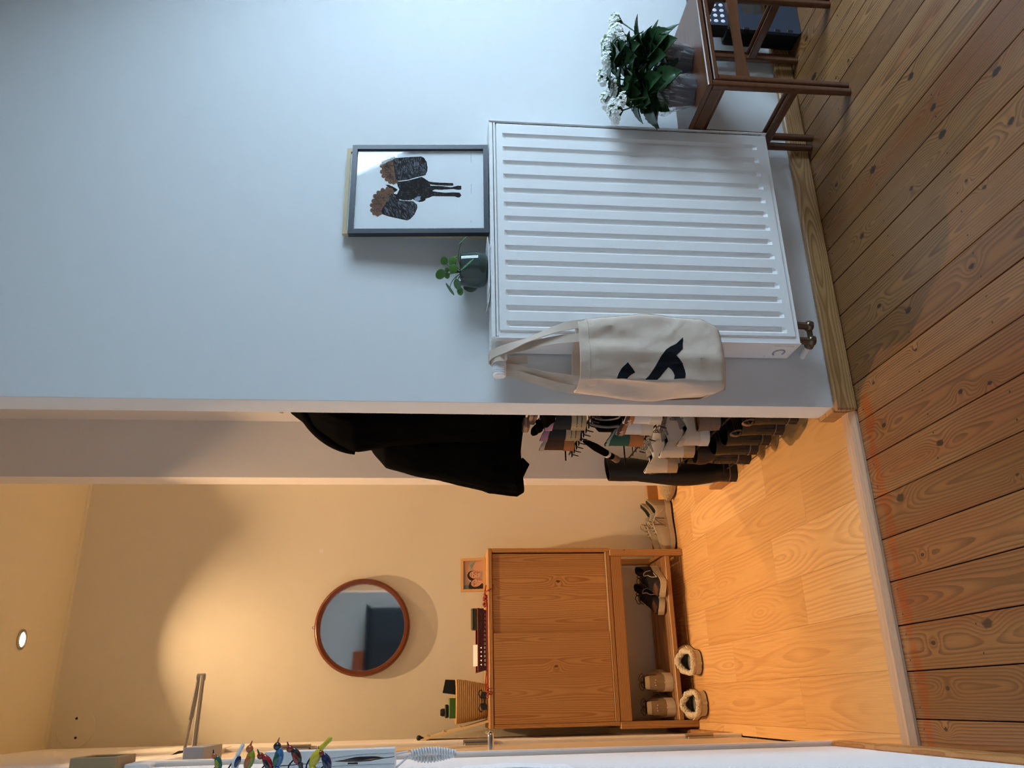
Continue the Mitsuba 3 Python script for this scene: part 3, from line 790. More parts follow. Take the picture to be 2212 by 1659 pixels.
# ================================================================ NESTED TABLES
def nest(name, label, x0, x1, y0, y1, zt, front):
    t = thing(name, label, 'table', None)
    lw = 0.021
    obj(t, 'tabletop', cbox(x0, x1, y0, y1, zt - 0.016, zt, 0.003), 'mat_teak')
    for xa in (x0 + 0.001, x1 - lw - 0.001):
        for yy in (y0 + 0.001, y1 - lw - 0.001):
            c0 = np.array([xa + lw / 2, yy + lw / 2])
            rings = []
            for z, s in ((0.0, 0.40), (0.002, 0.46), (0.12, 0.5), (zt - 0.05, 0.56), (zt - 0.0165, 0.6)):
                ring = []
                for q in range(16):
                    a = 2 * np.pi * q / 16 + np.pi / 16
                    d = np.array([math.cos(a), math.sin(a)])
                    e = np.sign(d) * np.abs(d) ** 0.55
                    ring.append([*(c0 + e * lw * s), z])
                rings.append(ring)
            obj(t, 'leg', loft(rings), 'mat_teak', 40)
        obj(t, 'apron', bar((xa + lw / 2, y0 + 0.02, zt - 0.034), (xa + lw / 2, y1 - 0.02, zt - 0.034), 0.015, 0.036), 'mat_teak')
        obj(t, 'stretcher', bar((xa + lw / 2, y0 + 0.015, 0.172), (xa + lw / 2, y1 - 0.015, 0.165), 0.014, 0.026, 0.004), 'mat_teak')
    if front:
        rings = []
        for s in np.linspace(0, 1, 15):
            x = x0 + lw * 0.8 + (x1 - x0 - lw * 1.6) * s
            h = 0.024 + 0.016 * (2 * s - 1) ** 2
            z = zt - 0.096
            rings.append([(x, y0 + 0.004, z - h / 2), (x, y0 + 0.018, z - h / 2), (x, y0 + 0.018, z + h / 2), (x, y0 + 0.004, z + h / 2)])
        obj(t, 'front_rail', loft(rings), 'mat_teak')
    obj(t, 'back_rail', bar((x0 + 0.015, y1 - 0.012, zt - 0.036), (x1 - 0.015, y1 - 0.012, zt - 0.036), 0.014, 0.04), 'mat_teak')
    return t


nest('side_table', 'larger teak nesting table carrying the flowering plants, right of the radiator', 1.689, 2.095, 1.818, 2.106, 0.447, False)
nest('side_table', 'smaller teak nesting table tucked under the larger one', 1.716, 2.068, 1.823, 2.09, 0.424, True)

# ================================================================ FOLDING STEP STOOL
t = thing('step_stool', 'black folded step stool with white grip dots, standing behind the teak tables', 'stool')
sx0, sx1 = 2.125, 2.425


def tri(m, z_lo, y_lo, ang):
    m = m.copy()
    c, s = math.cos(ang), math.sin(ang)
    y, z = m.vertices[:, 1].copy(), m.vertices[:, 2].copy()
    m.vertices[:, 1], m.vertices[:, 2] = y_lo + y * c + z * s, z_lo + z * c - y * s
    return m


yS = 2.068
top = Polygon([(0, 0), (0.30, 0), (0.30, 0.13), (0, 0.13)]).buffer(-0.012).buffer(0.012)
slot = sbox(0.055, 0.105, 0.245, 0.15)
tp = obj(t, 'step_plate', extr(top.difference(slot), 0.022, (sx0, yS - 0.062, 0.262), (1, 0, 0), (0, 0, 1), (0, 1, 0)), 'mat_pad_blue')
obj(t, 'plate_rim', [cbox(sx0 - 0.004, sx0 + 0.002, yS - 0.058, yS - 0.01, 0.264, 0.39, 0.002), cbox(sx0 + 0.06, sx0 + 0.24, yS - 0.055, yS - 0.04, 0.375, 0.392, 0.003)], 'mat_black')
for i in range(12):
    for j in range(5):
        u, w = 0.018 + 0.024 * i, 0.018 + 0.0245 * j
        if u > 0.29 or (j >= 3 and 0.04 < u < 0.26) or (j == 3 and False):
            continue
        obj(t, 'grip_dot', place(lathe([(0.001, 0), (0.0078, 0), (0.007, 0.0012), (0.001, 0.0015)], 16), (sx0 + u, yS - 0.062, 0.262 + w), (0, -1, 0)), 'mat_dot_white', 30)
legp = Polygon([(-0.008, 0), (0.308, 0), (0.30, 0.255), (0, 0.255)]).buffer(-0.01).buffer(0.01)
hole = sbox(0.07, 0.085, 0.23, 0.2).buffer(-0.012).buffer(0.012)
obj(t, 'leg_panel', extr(legp.difference(hole), 0.012, (sx0, yS - 0.052, 0.001), (1, 0, 0), (0, 0, 1), (0, 1, 0)), 'mat_pad_blue')
obj(t, 'leg_panel', extr(legp.difference(hole.buffer(0.02)), 0.012, (sx0, yS + 0.012, 0.001), (1, 0, 0), (0, 0, 1), (0, 1, 0)), 'mat_black')
for z in (0.03, 0.075, 0.185, 0.225):
    obj(t, 'hinge_pin', cbox(sx0 - 0.004, sx0 + 0.008, yS - 0.0535, yS - 0.03, z, z + 0.022, 0.002), 'mat_black')
obj(t, 'side_rail', cbox(sx0 - 0.003, sx0 + 0.008, yS - 0.041, yS + 0.013, 0.001, 0.262, 0.003), 'mat_black')
obj(t, 'side_rail', cbox(sx1 - 0.008, sx1 + 0.003, yS - 0.041, yS + 0.013, 0.001, 0.262, 0.003), 'mat_black')

# ================================================================ FLOWERING PLANTS
def leaf(base, d, L, W, curl, rr):
    """A toothed, cupped leaf from base along d."""
    d = np.array(d, float); d /= np.linalg.norm(d)
    s = np.cross(d, [0, 0, 1.0]); s /= np.linalg.norm(s) + 1e-9
    u = np.cross(s, d)
    n = 16
    v = []
    for i in range(n):
        k = i / (n - 1)
        w = W * math.sin(math.pi * min(1, 0.06 + k * 0.94) ** 0.85) ** 0.8 * (1.0 if i % 2 else 0.90)
        if k > 0.96:
            w = 0.001
        c = base + d * L * k + u * (0.10 * L * math.sin(k * 2.4) - curl * L * k * k)
        v += [c - s * w + u * w * 0.34, c - s * w * 0.5 + u * w * 0.09, c, c + s * w * 0.5 + u * w * 0.09, c + s * w + u * w * 0.34]
    f = []
    for i in range(n - 1):
        for j in range(4):
            a = i * 5 + j
            f += [[a, a + 1, a + 6], [a, a + 6, a + 5]]
    m = trimesh.Trimesh(v, f, process=False)
    b = m.copy(); b.vertices = b.vertices - u * 0.0012; b.invert()
    return trimesh.util.concatenate([m, b])


def flower(c, nrm, r, rr):
    nrm = nrm / np.linalg.norm(nrm)
    a = np.cross(nrm, [0.3, 0.5, 0.81]); a /= np.linalg.norm(a)
    b = np.cross(nrm, a)
    o = rr.uniform(0, 1.5)
    v, f = [], []
    for k in range(4):
        q = o + k * np.pi / 2
        d, e = math.cos(q) * a + math.sin(q) * b, -math.sin(q) * a + math.cos(q) * b
        i = len(v)
        v += [c, c + d * r * 0.6 - e * r * 0.4 + nrm * r * 0.25, c + d * r + nrm * r * 0.12, c + d * r * 0.6 + e * r * 0.4 + nrm * r * 0.25]
        f += [[i, i + 1, i + 2], [i, i + 2, i + 3], [i, i + 2, i + 1], [i, i + 3, i + 2]]
    return trimesh.Trimesh(v, f, process=False)


def kalanchoe(label, c, heads, seed, big):
    rr = np.random.RandomState(seed)
    t = thing('flowering_plant', label, 'plant')
    c = np.array([c[0], c[1], 0.4475])
    obj(t, 'pot', lathe([(0.001, 0), (0.038, 0), (0.049, 0.078), (0.052, 0.079), (0.052, 0.085), (0.046, 0.085), (0.044, 0.072), (0.001, 0.072)], 32, c), 'mat_pot_grey', 30)
    obj(t, 'soil', lathe([(0.001, 0.0725), (0.0435, 0.0725), (0.001, 0.077)], 20, c), 'mat_soil')
    rings = []
    ang = np.linspace(0, 2 * np.pi, 65)[:-1]
    for i, (z, r) in enumerate(((0.001, 0.043), (0.02, 0.05), (0.042, 0.056), (0.062, 0.062), (0.082, 0.068), (0.1, 0.075), (0.115, 0.082))):
        k = 0.25 + 0.75 * i / 6
        q = np.stack([np.cos(ang) * 2.5 + seed, np.sin(ang) * 2.5, np.full(64, z * 30)], -1)
        wob = 1 + 0.32 * k * (np.abs(2 * meshkit.noise(q * 1.6, seed) - 1) - 0.4) + 0.05 * k * np.sin(ang * 9 + i * 1.3)
        x, y = c[0] + r * wob * np.cos(ang), c[1] + r * wob * np.sin(ang)
        side = np.sign(c[0] - 1.83) * (x - 1.83)
        x = np.where(side < 0.002, 1.83 + np.sign(c[0] - 1.83) * 0.002, x)
        rings.append(np.stack([x, y, c[2] + z + 0.016 * k * np.sin(ang * 4 + seed)], 1))
    obj(t, 'plastic_wrap', loft(rings, cap=False), 'mat_film', label='clear crinkled plastic wrap')
    sgn = np.sign(c[0] - 1.83)

    def add_leaf(b, d, L, W, cu):
        if b[1] + d[1] * L > 2.10:
            d[1] *= 0.3
        tip = b[0] + d[0] * L
        if sgn * (tip - 1.83) < 0.004:
            d[0] = (1.83 + sgn * 0.012 - b[0]) / L
        obj(t, 'leaf', leaf(b, d, L, W, cu, rr), 'mat_leaf_dark', True)

    for d, L, W, h, cu in big:
        add_leaf(c + [0.012 * d[0], 0.02 * d[1], h], list(d), L, W, cu)
    for i in range(46):
        a = i * 2.399 + rr.uniform(-0.3, 0.3)
        h = 0.085 + 0.15 * (i / 40)
        L = rr.uniform(0.065, 0.10) * (1.1 - 0.4 * i / 40)
        d = [math.cos(a), math.sin(a) * 0.8, rr.uniform(-0.35, 0.6)]
        add_leaf(c + [0.008 * d[0], 0.012 * d[1], h], d, L * 1.1, L * rr.uniform(0.40, 0.54), rr.uniform(0.0, 0.4))
    for hx, hy, hz, hr in heads:
        hr *= 1.2
        hc = np.array([hx, hy, hz])
        st = [tube(curve([c + [0, 0, 0.08], (c + hc) / 2 + [0, 0, 0.02], hc - [0, 0, 0.02]], 10), 0.0022, 6)]
        fl, bd = [], []
        for i in range(int(150 * (hr / 0.034) ** 1.5)):
            u = rr.normal(size=3); u /= np.linalg.norm(u)
            u[2] = abs(u[2]) * 0.9 - 0.15
            p = hc + u * np.array([1.1, 0.85, 0.85]) * hr * rr.uniform(0.75, 1.05)
            st.append(tube([hc - [0, 0, 0.024], p], 0.0007, 3, False))
            if rr.uniform() < 0.85:
                fl.append(flower(p, u + np.array([0.2, -0.5, 0.2]), rr.uniform(0.006, 0.0085), rr))
            else:
                bd.append(ell(p, (0.0022, 0.0022, 0.005), 1))
        k = obj(t, 'flower_head', fl, 'mat_petal', kind='stuff')
        obj(k, 'buds', bd, 'mat_bud', kind='stuff')
        obj(t, 'flower_stem', st, 'mat_stem')
    return t


def hp(x, y, Y, r):
    return (*at(x, y, 1, Y), r)


kalanchoe('white flowering plant in a plastic-wrapped pot, the one standing against the radiator', (1.772, 1.945), [hp(1330, 238, 1.94, 0.034), hp(1312, 215, 1.97, 0.028), hp(1325, 190, 1.93, 0.026), hp(1345, 215, 1.91, 0.018), hp(1304, 165, 1.98, 0.024)], 5,
          [((-0.15, -0.75, -0.45), 0.115, 0.042, 0.13, 0.1), ((-0.75, -0.3, -0.35), 0.085, 0.03, 0.13, 0.1), ((-0.8, -0.2, 0.25), 0.085, 0.036, 0.17, -0.1), ((-0.7, -0.5, 0.0), 0.075, 0.028, 0.16, 0.1), ((0.3, -0.8, 0.4), 0.07, 0.024, 0.17, 0)])
kalanchoe('white flowering plant in a plastic-wrapped pot, the one farther from the radiator', (1.888, 1.93), [hp(1333, 72, 1.93, 0.034), hp(1314, 98, 1.95, 0.030), hp(1330, 48, 1.96, 0.026), hp(1312, 125, 1.94, 0.022), hp(1345, 85, 1.9, 0.017)], 11,
          [((0.05, -0.85, -0.35), 0.105, 0.052, 0.14, 0.15), ((0.55, -0.55, 0.35), 0.12, 0.03, 0.14, 0.1), ((0.45, -0.7, -0.3), 0.105, 0.036, 0.11, 0.25), ((0.6, 0.1, 0.75), 0.095, 0.034, 0.16, 0), ((0.15, -0.8, 0.15), 0.09, 0.036, 0.12, 0.1), ((0.75, -0.3, -0.1), 0.095, 0.036, 0.13, 0.1)])

# ================================================================ PINE CABINET
YF, YB = 3.865, 4.182
t = thing('shoe_cabinet', 'knotty pine cabinet with two sliding doors on an open shoe stand, under the round mirror', 'cabinet')
obj(t, 'top_board', cbox(-0.106, 0.692, YF - 0.002, YB, 0.9505, 0.971, 0.003), 'mat_pine_x')
obj(t, 'side_panel', cbox(-0.106, -0.0895, YF, YB, 0.378, 0.95, 0.002), 'mat_pine_z')
obj(t, 'side_panel', cbox(0.6735, 0.692, YF, YB, 0.378, 0.95, 0.002), 'mat_pine_z')
obj(t, 'bottom_board', cbox(-0.089, 0.673, YF + 0.002, YB, 0.378, 0.396, 0.002), 'mat_pine_x')
obj(t, 'back_panel', cbox(-0.09, 0.674, YB - 0.008, YB - 0.001, 0.39, 0.955, 0), 'mat_pine_z')
obj(t, 'door', cbox(0.287, 0.668, YF + 0.017, YF + 0.031, 0.402, 0.948, 0.0015), 'mat_pine_z')
obj(t, 'door', cbox(-0.0885, 0.302, YF + 0.001, YF + 0.015, 0.402, 0.948, 0.0015), 'mat_pine_z')
obj(t, 'track', [cbox(-0.088, 0.672, YF + 0.0005, YF + 0.004, 0.396, 0.4005, 0), cbox(-0.088, 0.672, YF + 0.0155, YF + 0.0175, 0.396, 0.4015, 0)], 'mat_sun_wood')
for x in (-0.121, 0.653):
    for y in (YF - 0.002, YB - 0.04):
        obj(t, 'leg', cbox(x, x + 0.031, y, y + 0.031, 0.015, 0.378, 0.003), 'mat_pine_z')
    obj(t, 'side_rail', cbox(x + 0.006, x + 0.025, YF + 0.03, YB - 0.04, 0.328, 0.372, 0.002), 'mat_pine_z')
    obj(t, 'side_rail', cbox(x + 0.006, x + 0.025, YF + 0.03, YB - 0.04, 0.075, 0.108, 0.002), 'mat_pine_z')
obj(t, 'front_rail', cbox(-0.09, 0.653, YF + 0.004, YF + 0.022, 0.322, 0.376, 0.003), 'mat_pine_x')
obj(t, 'shelf_rail', cbox(-0.09, 0.653, YF + 0.0, YF + 0.02, 0.082, 0.105, 0.003), 'mat_pine_x')
obj(t, 'shelf_rail', cbox(-0.09, 0.653, YB - 0.03, YB - 0.012, 0.082, 0.112, 0.003), 'mat_pine_x')
for i in range(4):
    obj(t, 'shelf_slat', cbox(-0.09, 0.653, YF + 0.026 + 0.064 * i, YF + 0.082 + 0.064 * i, 0.094, 0.106, 0.003), 'mat_pine_x')
obj(t, 'back_rail', cbox(-0.09, 0.653, YB - 0.03, YB - 0.012, 0.33, 0.374, 0.003), 'mat_pine_x')

ZC = 0.971
t = thing('photo_frame', 'small wooden frame with a photo of two smiling people, on the cabinet', 'photo frame')
tilt = 0.16
PU, PF = np.array([0, tilt, 1.0]) / math.hypot(tilt, 1), np.array([0, 1.0, -tilt]) / math.hypot(tilt, 1)


def pp(u, v, d=0.0):
    return np.array([0.508 + u, 4.0, ZC + 0.001]) + PU * v + PF * d


pw, ph, bw = 0.162, 0.122, 0.0125
for a, b, c, d in (((0, 0), (pw, 0), (pw - bw, bw), (bw, bw)), ((pw, 0), (pw, ph), (pw - bw, ph - bw), (pw - bw, bw)), ((pw, ph), (0, ph), (bw, ph - bw), (pw - bw, ph - bw)), ((0, ph), (0, 0), (bw, bw), (bw, ph - bw))):
    obj(t, 'frame_bar', hull([pp(*q, e) for q in (a, b, c, d) for e in (0, 0.014)]), 'mat_frame_pine')
pr('photo_base', (0.36, 0.27, 0.20), 0.35, 0.4)
pr('skin', (0.55, 0.29, 0.18), 0.4, 0.4)
pr('skin_dark', (0.40, 0.18, 0.10), 0.4, 0.4)
pr('hair', (0.025, 0.015, 0.01), 0.4, 0.4)
pr('photo_smile', (0.6, 0.5, 0.42), 0.4, 0.4)
pr('photo_green', (0.20, 0.22, 0.16), 0.4, 0.4)
pr('photo_blue', (0.16, 0.20, 0.22), 0.4, 0.4)
obj(t, 'back', hull([pp(u, v, d) for u in (.004, pw - .004) for v in (.003, ph - .003) for d in (.010, .013)]), 'mat_dark_gap')
ph_key = obj(t, 'photo', hull([pp(u, v, d) for u in (.010, pw - .010) for v in (.010, ph - .010) for d in (.0085, .0095)]), 'mat_photo_base', label='colour photograph of two people cheek to cheek')


def fpoly(name, mat, layer, shapes):
    clip = sbox(0.0125, 0.0125, pw - 0.0125, ph - 0.0125)
    sh = unary_union(shapes).intersection(clip)
    obj(ph_key, name, extr(sh, 0.0002, pp(0, 0, 0.0084 - 0.0003 * layer), (1, 0, 0), PU, PF), mat)


def el(cx, cy, rx, ry, a=0.0):
    from shapely import affinity
    return affinity.translate(affinity.rotate(affinity.scale(Point(0, 0).buffer(1, 12), rx, ry), a), cx, cy)


fpoly('blue_corner', 'mat_photo_blue', 0, [Polygon([(0.0125, 0.11), (0.0125, 0.055), (0.035, 0.095), (0.03, 0.11)])])
fpoly('arm', 'mat_skin', 1, [Polygon([(0.045, 0.07), (0.06, 0.092), (0.11, 0.102), (0.15, 0.108), (0.15, 0.085), (0.10, 0.078), (0.07, 0.06)]), Polygon([(0.10, 0.012), (0.15, 0.012), (0.145, 0.05), (0.115, 0.07), (0.095, 0.04)])])
fpoly('green_cloth', 'mat_photo_green', 2, [Polygon([(0.108, 0.068), (0.147, 0.05), (0.128, 0.078)])])
fpoly('hair', 'mat_hair', 3, [el(0.034, 0.050, 0.026, 0.037, 28), el(0.077, 0.064, 0.024, 0.027, -18), Polygon([(0.012, 0.012), (0.036, 0.012), (0.030, 0.06), (0.012, 0.05)])])
fpoly('face', 'mat_skin', 4, [el(0.044, 0.045, 0.019, 0.028, 20), el(0.082, 0.052, 0.019, 0.028, -2), Polygon([(0.04, 0.012), (0.066, 0.012), (0.058, 0.032), (0.038, 0.028)])])
fpoly('cheek', 'mat_skin_dark', 5, [el(0.060, 0.034, 0.006, 0.022, -14), el(0.094, 0.046, 0.005, 0.018, -8), el(0.038, 0.060, 0.010, 0.005, 22), el(0.083, 0.071, 0.012, 0.004, -4)])
fpoly('features', 'mat_hair', 6, [el(0.036, 0.053, 0.0042, 0.0014, 20), el(0.050, 0.057, 0.0036, 0.0014, 20), el(0.076, 0.059, 0.0042, 0.0014), el(0.089, 0.058, 0.0036, 0.0014), el(0.0455, 0.047, 0.0009, 0.004, 20), el(0.0835, 0.052, 0.0009, 0.004), el(0.082, 0.0405, 0.009, 0.0022, -4), el(0.050, 0.036, 0.009, 0.0018, 20)])
fpoly('smile', 'mat_photo_smile', 7, [el(0.0495, 0.0345, 0.0065, 0.0022, 18), el(0.0825, 0.0385, 0.0065, 0.0022, -4)])

t = thing('tray', 'dark red openwork tray on the cabinet top', 'tray')
tx0, tx1, ty0, ty1, tz = 0.135, 0.418, 3.90, 4.06, ZC + 0.011
obj(t, 'base', cbox(tx0 + 0.012, tx1 - 0.012, ty0 + 0.012, ty1 - 0.012, ZC + 0.008, ZC + 0.012, 0.001), 'mat_dark_red')
wall = Polygon([(0.012, 0), (0.271, 0), (0.283, 0.046), (0, 0.046)])
holes = []
for i in range(13):
    x = 0.026 + i * 0.0185
    holes += [sbox(x, 0.010, x + 0.011, 0.018), Polygon([(x + 0.001, 0.028), (x + 0.010, 0.028), (x + 0.0055, 0.037)])]
wall = wall.difference(unary_union(holes))
obj(t, 'front_wall', extr(wall, 0.0025, (tx0, ty0, ZC + 0.001), (1, 0, 0), (0, 0, 1), (0, 1, 0)), 'mat_dark_red')
obj(t, 'back_wall', extr(wall, 0.0025, (tx0, ty1, ZC + 0.001), (1, 0, 0), (0, 0, 1), (0, 1, 0)), 'mat_dark_red')
for xa, xb in ((tx0, tx0 + 0.012), (tx1, tx1 - 0.012)):
    obj(t, 'end_wall', hull([(xa, ty0, ZC + 0.047), (xa, ty1, ZC + 0.047), (xb, ty0, ZC + 0.001), (xb, ty1, ZC + 0.001), (xa + 0.002, ty0, ZC + 0.047), (xa + 0.002, ty1, ZC + 0.047)]), 'mat_dark_red')
obj(t, 'rim', [tube([(tx0, ty0, ZC + 0.047), (tx1, ty0, ZC + 0.047)], 0.0022, 8), tube([(tx0, ty1, ZC + 0.047), (tx1, ty1, ZC + 0.047)], 0.0022, 8)], 'mat_red_cord', 30)
t = thing('case', 'olive green glasses case standing in the red tray', 'case')
m = hull([(x, y, z) for x in (0.338, 0.442) for y in (3.965, 4.005) for z in (ZC + 0.014, ZC + 0.068)] + [(x, y, ZC + 0.074) for x in (0.342, 0.438) for y in (3.975, 3.995)])
m.vertices[:, 0] = np.clip(m.vertices[:, 0] - 0.012, None, 0.424)
obj(t, 'body', m, 'mat_olive')
obj(t, 'zip', tube([(0.329, 3.963, ZC + 0.066), (0.424, 3.963, ZC + 0.067)], 0.0014, 6), 'mat_black', True)
t = thing('envelope', 'cream envelope sticking up from the left half of the red tray', 'envelope')
obj(t, 'sheet', hull([(x, y, z) for x in (0.165, 0.262) for y, z in ((4.0, ZC + 0.014), (4.03, ZC + 0.062), (4.001, ZC + 0.014), (4.031, ZC + 0.062))]), 'mat_paper')
t = thing('leash', 'folded reddish brown leather strap lying under the tray along the cabinet top', 'strap')
obj(t, 'band', [ribbon(curve([(0.44, 3.885, ZC + 0.004), (0.3, 3.882, ZC + 0.004), (0.12, 3.886, ZC + 0.004), (0.03, 3.89, ZC + 0.004)], 20), (0, 1, 0), 0.014, 0.006), ribbon(curve([(0.13, 3.93, ZC + 0.006), (0.07, 3.925, ZC + 0.012), (0.02, 3.92, ZC + 0.008)], 12), (0, 1, 0), 0.016, 0.004)], 'mat_red_cord', 40)


def beads(c, n, r, R0, seed, mat='mat_red_cord'):
    rr = np.random.RandomState(seed)
    return [ell(c + np.array([R0 * math.cos(a) * rr.uniform(0.6, 1.1), R0 * 0.7 * math.sin(a), r + rr.uniform(0, r * 2.5)]), (r, r, r), 1) for a in np.linspace(0, 2 * np.pi, n)]


t = thing('bracelet', 'dark red beaded bracelet with a tassel over the cabinet edge, right of the tray', 'bracelet')
q = np.array([0.452, 3.90, ZC])
obj(t, 'beads', beads(q, 16, 0.0062, 0.026, 2) + beads(q + [0.012, -0.005, 0], 9, 0.005, 0.015, 3), 'mat_red_cord', True)
obj(t, 'tassel', [tube(curve([(0.475, 3.895, ZC + 0.008), (0.492, 3.867, ZC + 0.006), (0.497 + 0.006 * i, 3.861, ZC - 0.012 - 0.006 * i)], 8), 0.0022, 6) for i in (-1, 0, 1)] + [tube(curve([(0.46, 3.9, ZC + 0.02), (0.49, 3.93, ZC + 0.012), (0.53, 3.95, ZC + 0.003)], 8), 0.003, 6)], 'mat_red_cord', True)
t = thing('bracelet', 'red cord bracelet with hanging ends over the cabinet edge, in front of the basket', 'bracelet')
q = np.array([0.055, 3.892, ZC])
obj(t, 'cord', [tube([q + [0.03 * math.cos(a), 0.018 * math.sin(a), 0.004 + 0.004 * math.sin(3 * a)] for a in np.linspace(0, 6.2, 24)], 0.0035, 6), tube(curve([q + [0.01, -0.01, 0.006], (0.062, 3.862, ZC + 0.004), (0.064, 3.859, ZC - 0.018), (0.063, 3.859, ZC - 0.026)], 10), 0.0014, 5),
                   tube(curve([q + [0, -0.01, 0.006], (0.05, 3.861, ZC + 0.003), (0.043, 3.859, ZC - 0.014), (0.038, 3.86, ZC - 0.006), (0.044, 3.862, ZC + 0.004)], 12), 0.003, 6)], 'mat_red_cord', True)
t = thing('sunglasses', 'dark folded sunglasses lying against the woven basket', 'sunglasses')
for x in (0.035, -0.012):
    obj(t, 'lens', place(lathe([(0.001, 0), (0.015, 0), (0.0155, 0.002), (0.001, 0.003)], 20), (x, 3.915, ZC + 0.02), (0, -1, 0.25)), 'mat_black', 30)
obj(t, 'frame', [tube(curve([(0.06, 3.916, ZC + 0.03), (0.035, 3.912, ZC + 0.042), (0.012, 3.912, ZC + 0.028), (-0.012, 3.912, ZC + 0.042), (-0.036, 3.916, ZC + 0.03)], 20), 0.0024, 6), tube([(0.058, 3.917, ZC + 0.03), (-0.03, 3.925, ZC + 0.006)], 0.0022, 6), tube([(-0.034, 3.917, ZC + 0.03), (0.045, 3.927, ZC + 0.005)], 0.0022, 6)], 'mat_black', 30)

t = thing('basket', 'round coiled straw basket on the left end of the cabinet', 'basket')
bc = np.array([0.012, 4.03, ZC + 0.0005])
prf, inn = [(0.001, 0.0)], []
for i in range(16):
    z0 = 0.145 * i / 16
    for s in (0.02, 0.2, 0.5, 0.8, 0.98):
        z = z0 + 0.145 / 16 * s
        prf.append((0.070 + 0.026 * (z / 0.145) ** 0.8 + 0.0042 * math.sin(math.pi * s), z))
prf += [(0.0935, 0.147), (0.088, 0.144), (0.070, 0.02), (0.001, 0.015)]
obj(t, 'coils', lathe(prf, 56, bc), 'mat_basket', 30)
t = thing('booklet', 'flat black card sticking out of the straw basket', 'card')
b0, b1, b2, b3 = at(986, 1470, 1, 4.02), at(962, 1468, 1, 4.02), at(956, 1497, 1, 4.02), at(984, 1504, 1, 4.02)
obj(t, 'sheet', hull([p + [0, dy, dz] for p, dz in ((b0, -0.05), (b1, 0), (b2, 0), (b3, -0.05)) for dy in (0, 0.004)]), 'mat_black')
t = thing('box', 'small green box inside the straw basket', 'box')
b0, b1 = at(984, 1508, 1, 4.03), at(969, 1552, 1, 4.03)
obj(t, 'body', cbox(b1[0], b0[0], 4.0, 4.06, ZC + 0.05, b1[2], 0.004), 'mat_green_box')
t = thing('compact_camera', 'small black camera lying on the green box in the basket', 'camera')
c = at(962, 1537, 1, 4.03)
obj(t, 'body', cbox(c[0] - 0.028, c[0] + 0.03, 4.012, 4.05, b1[2] + 0.001, b1[2] + 0.018, 0.004), 'mat_black')
obj(t, 'lens', lathe([(0.001, 0), (0.017, 0), (0.017, 0.012), (0.013, 0.02), (0.001, 0.021)], 24, (c[0] - 0.004, 4.03, b1[2] + 0.018)), 'mat_black', 30)
t = thing('leaning_board', 'thin pale board leaning on edge between the cabinet top and the left wall', 'board')
p0, p1 = at(1053, 1560, 1, 3.98), at(908, 1601, 1, 4.03)
pts = [p + [dx, dy, 0] for p in (p0, p1) for dx in (0, 0.009) for dy in (-0.06, 0.14)]
obj(t, 'panel', hull(pts), 'mat_sun_wood')
dvec = p1 - p0
for s in (0.38, 0.62, 0.86):
    obj(t, 'crosspiece', hull([p0 + dvec * s + [0.009, -0.06, 0] + np.array([e * 0.002, 0, e * 0.012]) + [0.0025 * f2, dy, 0] for e in (0, 1) for f2 in (0, 1) for dy in (0, 0.19)]), 'mat_sun_wood')
obj(t, 'knob', [ell(p1 + [0.014, -0.03, 0.006], (0.012, 0.012, 0.012), 2), tube([p1 + [0.01, -0.03, -0.016], p1 + [0.016, -0.03, -0.004]], 0.005, 8)], 'mat_black', True)

# ================================================================ MIRROR
t = thing('mirror', 'round mirror in a teak frame hanging on the end wall', 'mirror')
mc = np.array([0.366, 4.2, 1.571])
rp = [(0.2325, 0.001), (0.2325, 0.022), (0.230, 0.029), (0.222, 0.034), (0.2075, 0.031), (0.2055, 0.026), (0.2055, 0.008)]
ang = np.linspace(0, 2 * np.pi, 97)[:-1]
rings = [[(mc[0] + r * math.cos(a), 4.1985 - d, mc[2] + r * math.sin(a)) for r, d in rp] for a in ang]
m = loft(rings + [rings[0]], cap=False)
m.merge_vertices(); m.fix_normals()
pr('ring_wood', proc(lambda p, n, uv: mix((0.20, 0.058, 0.016), (0.12, 0.028, 0.008), fbm(p.x * 9, p.y * 60, p.z * 9, 3))), 0.3, 0.5)
obj(t, 'frame', m, 'mat_ring_wood', 40)
obj(t, 'glass', place(lathe([(0.001, 0), (0.207, 0), (0.207, 0.004), (0.001, 0.004)], 72), (mc[0], 4.186, mc[2]), (0, 1, 0)), 'mat_mirror')
obj(t, 'back_board', place(lathe([(0.001, 0), (0.21, 0), (0.21, 0.006), (0.001, 0.006)], 48), (mc[0], 4.1905, mc[2]), (0, 1, 0)), 'mat_dark_gap')
obj(t, 'hanging_loop', tube([(mc[0] + 0.006 * math.cos(a), 4.19, mc[2] + 0.2365 + 0.007 * math.sin(a)) for a in np.linspace(0, 6.28, 16)], 0.0012, 6), 'mat_bronze', True)

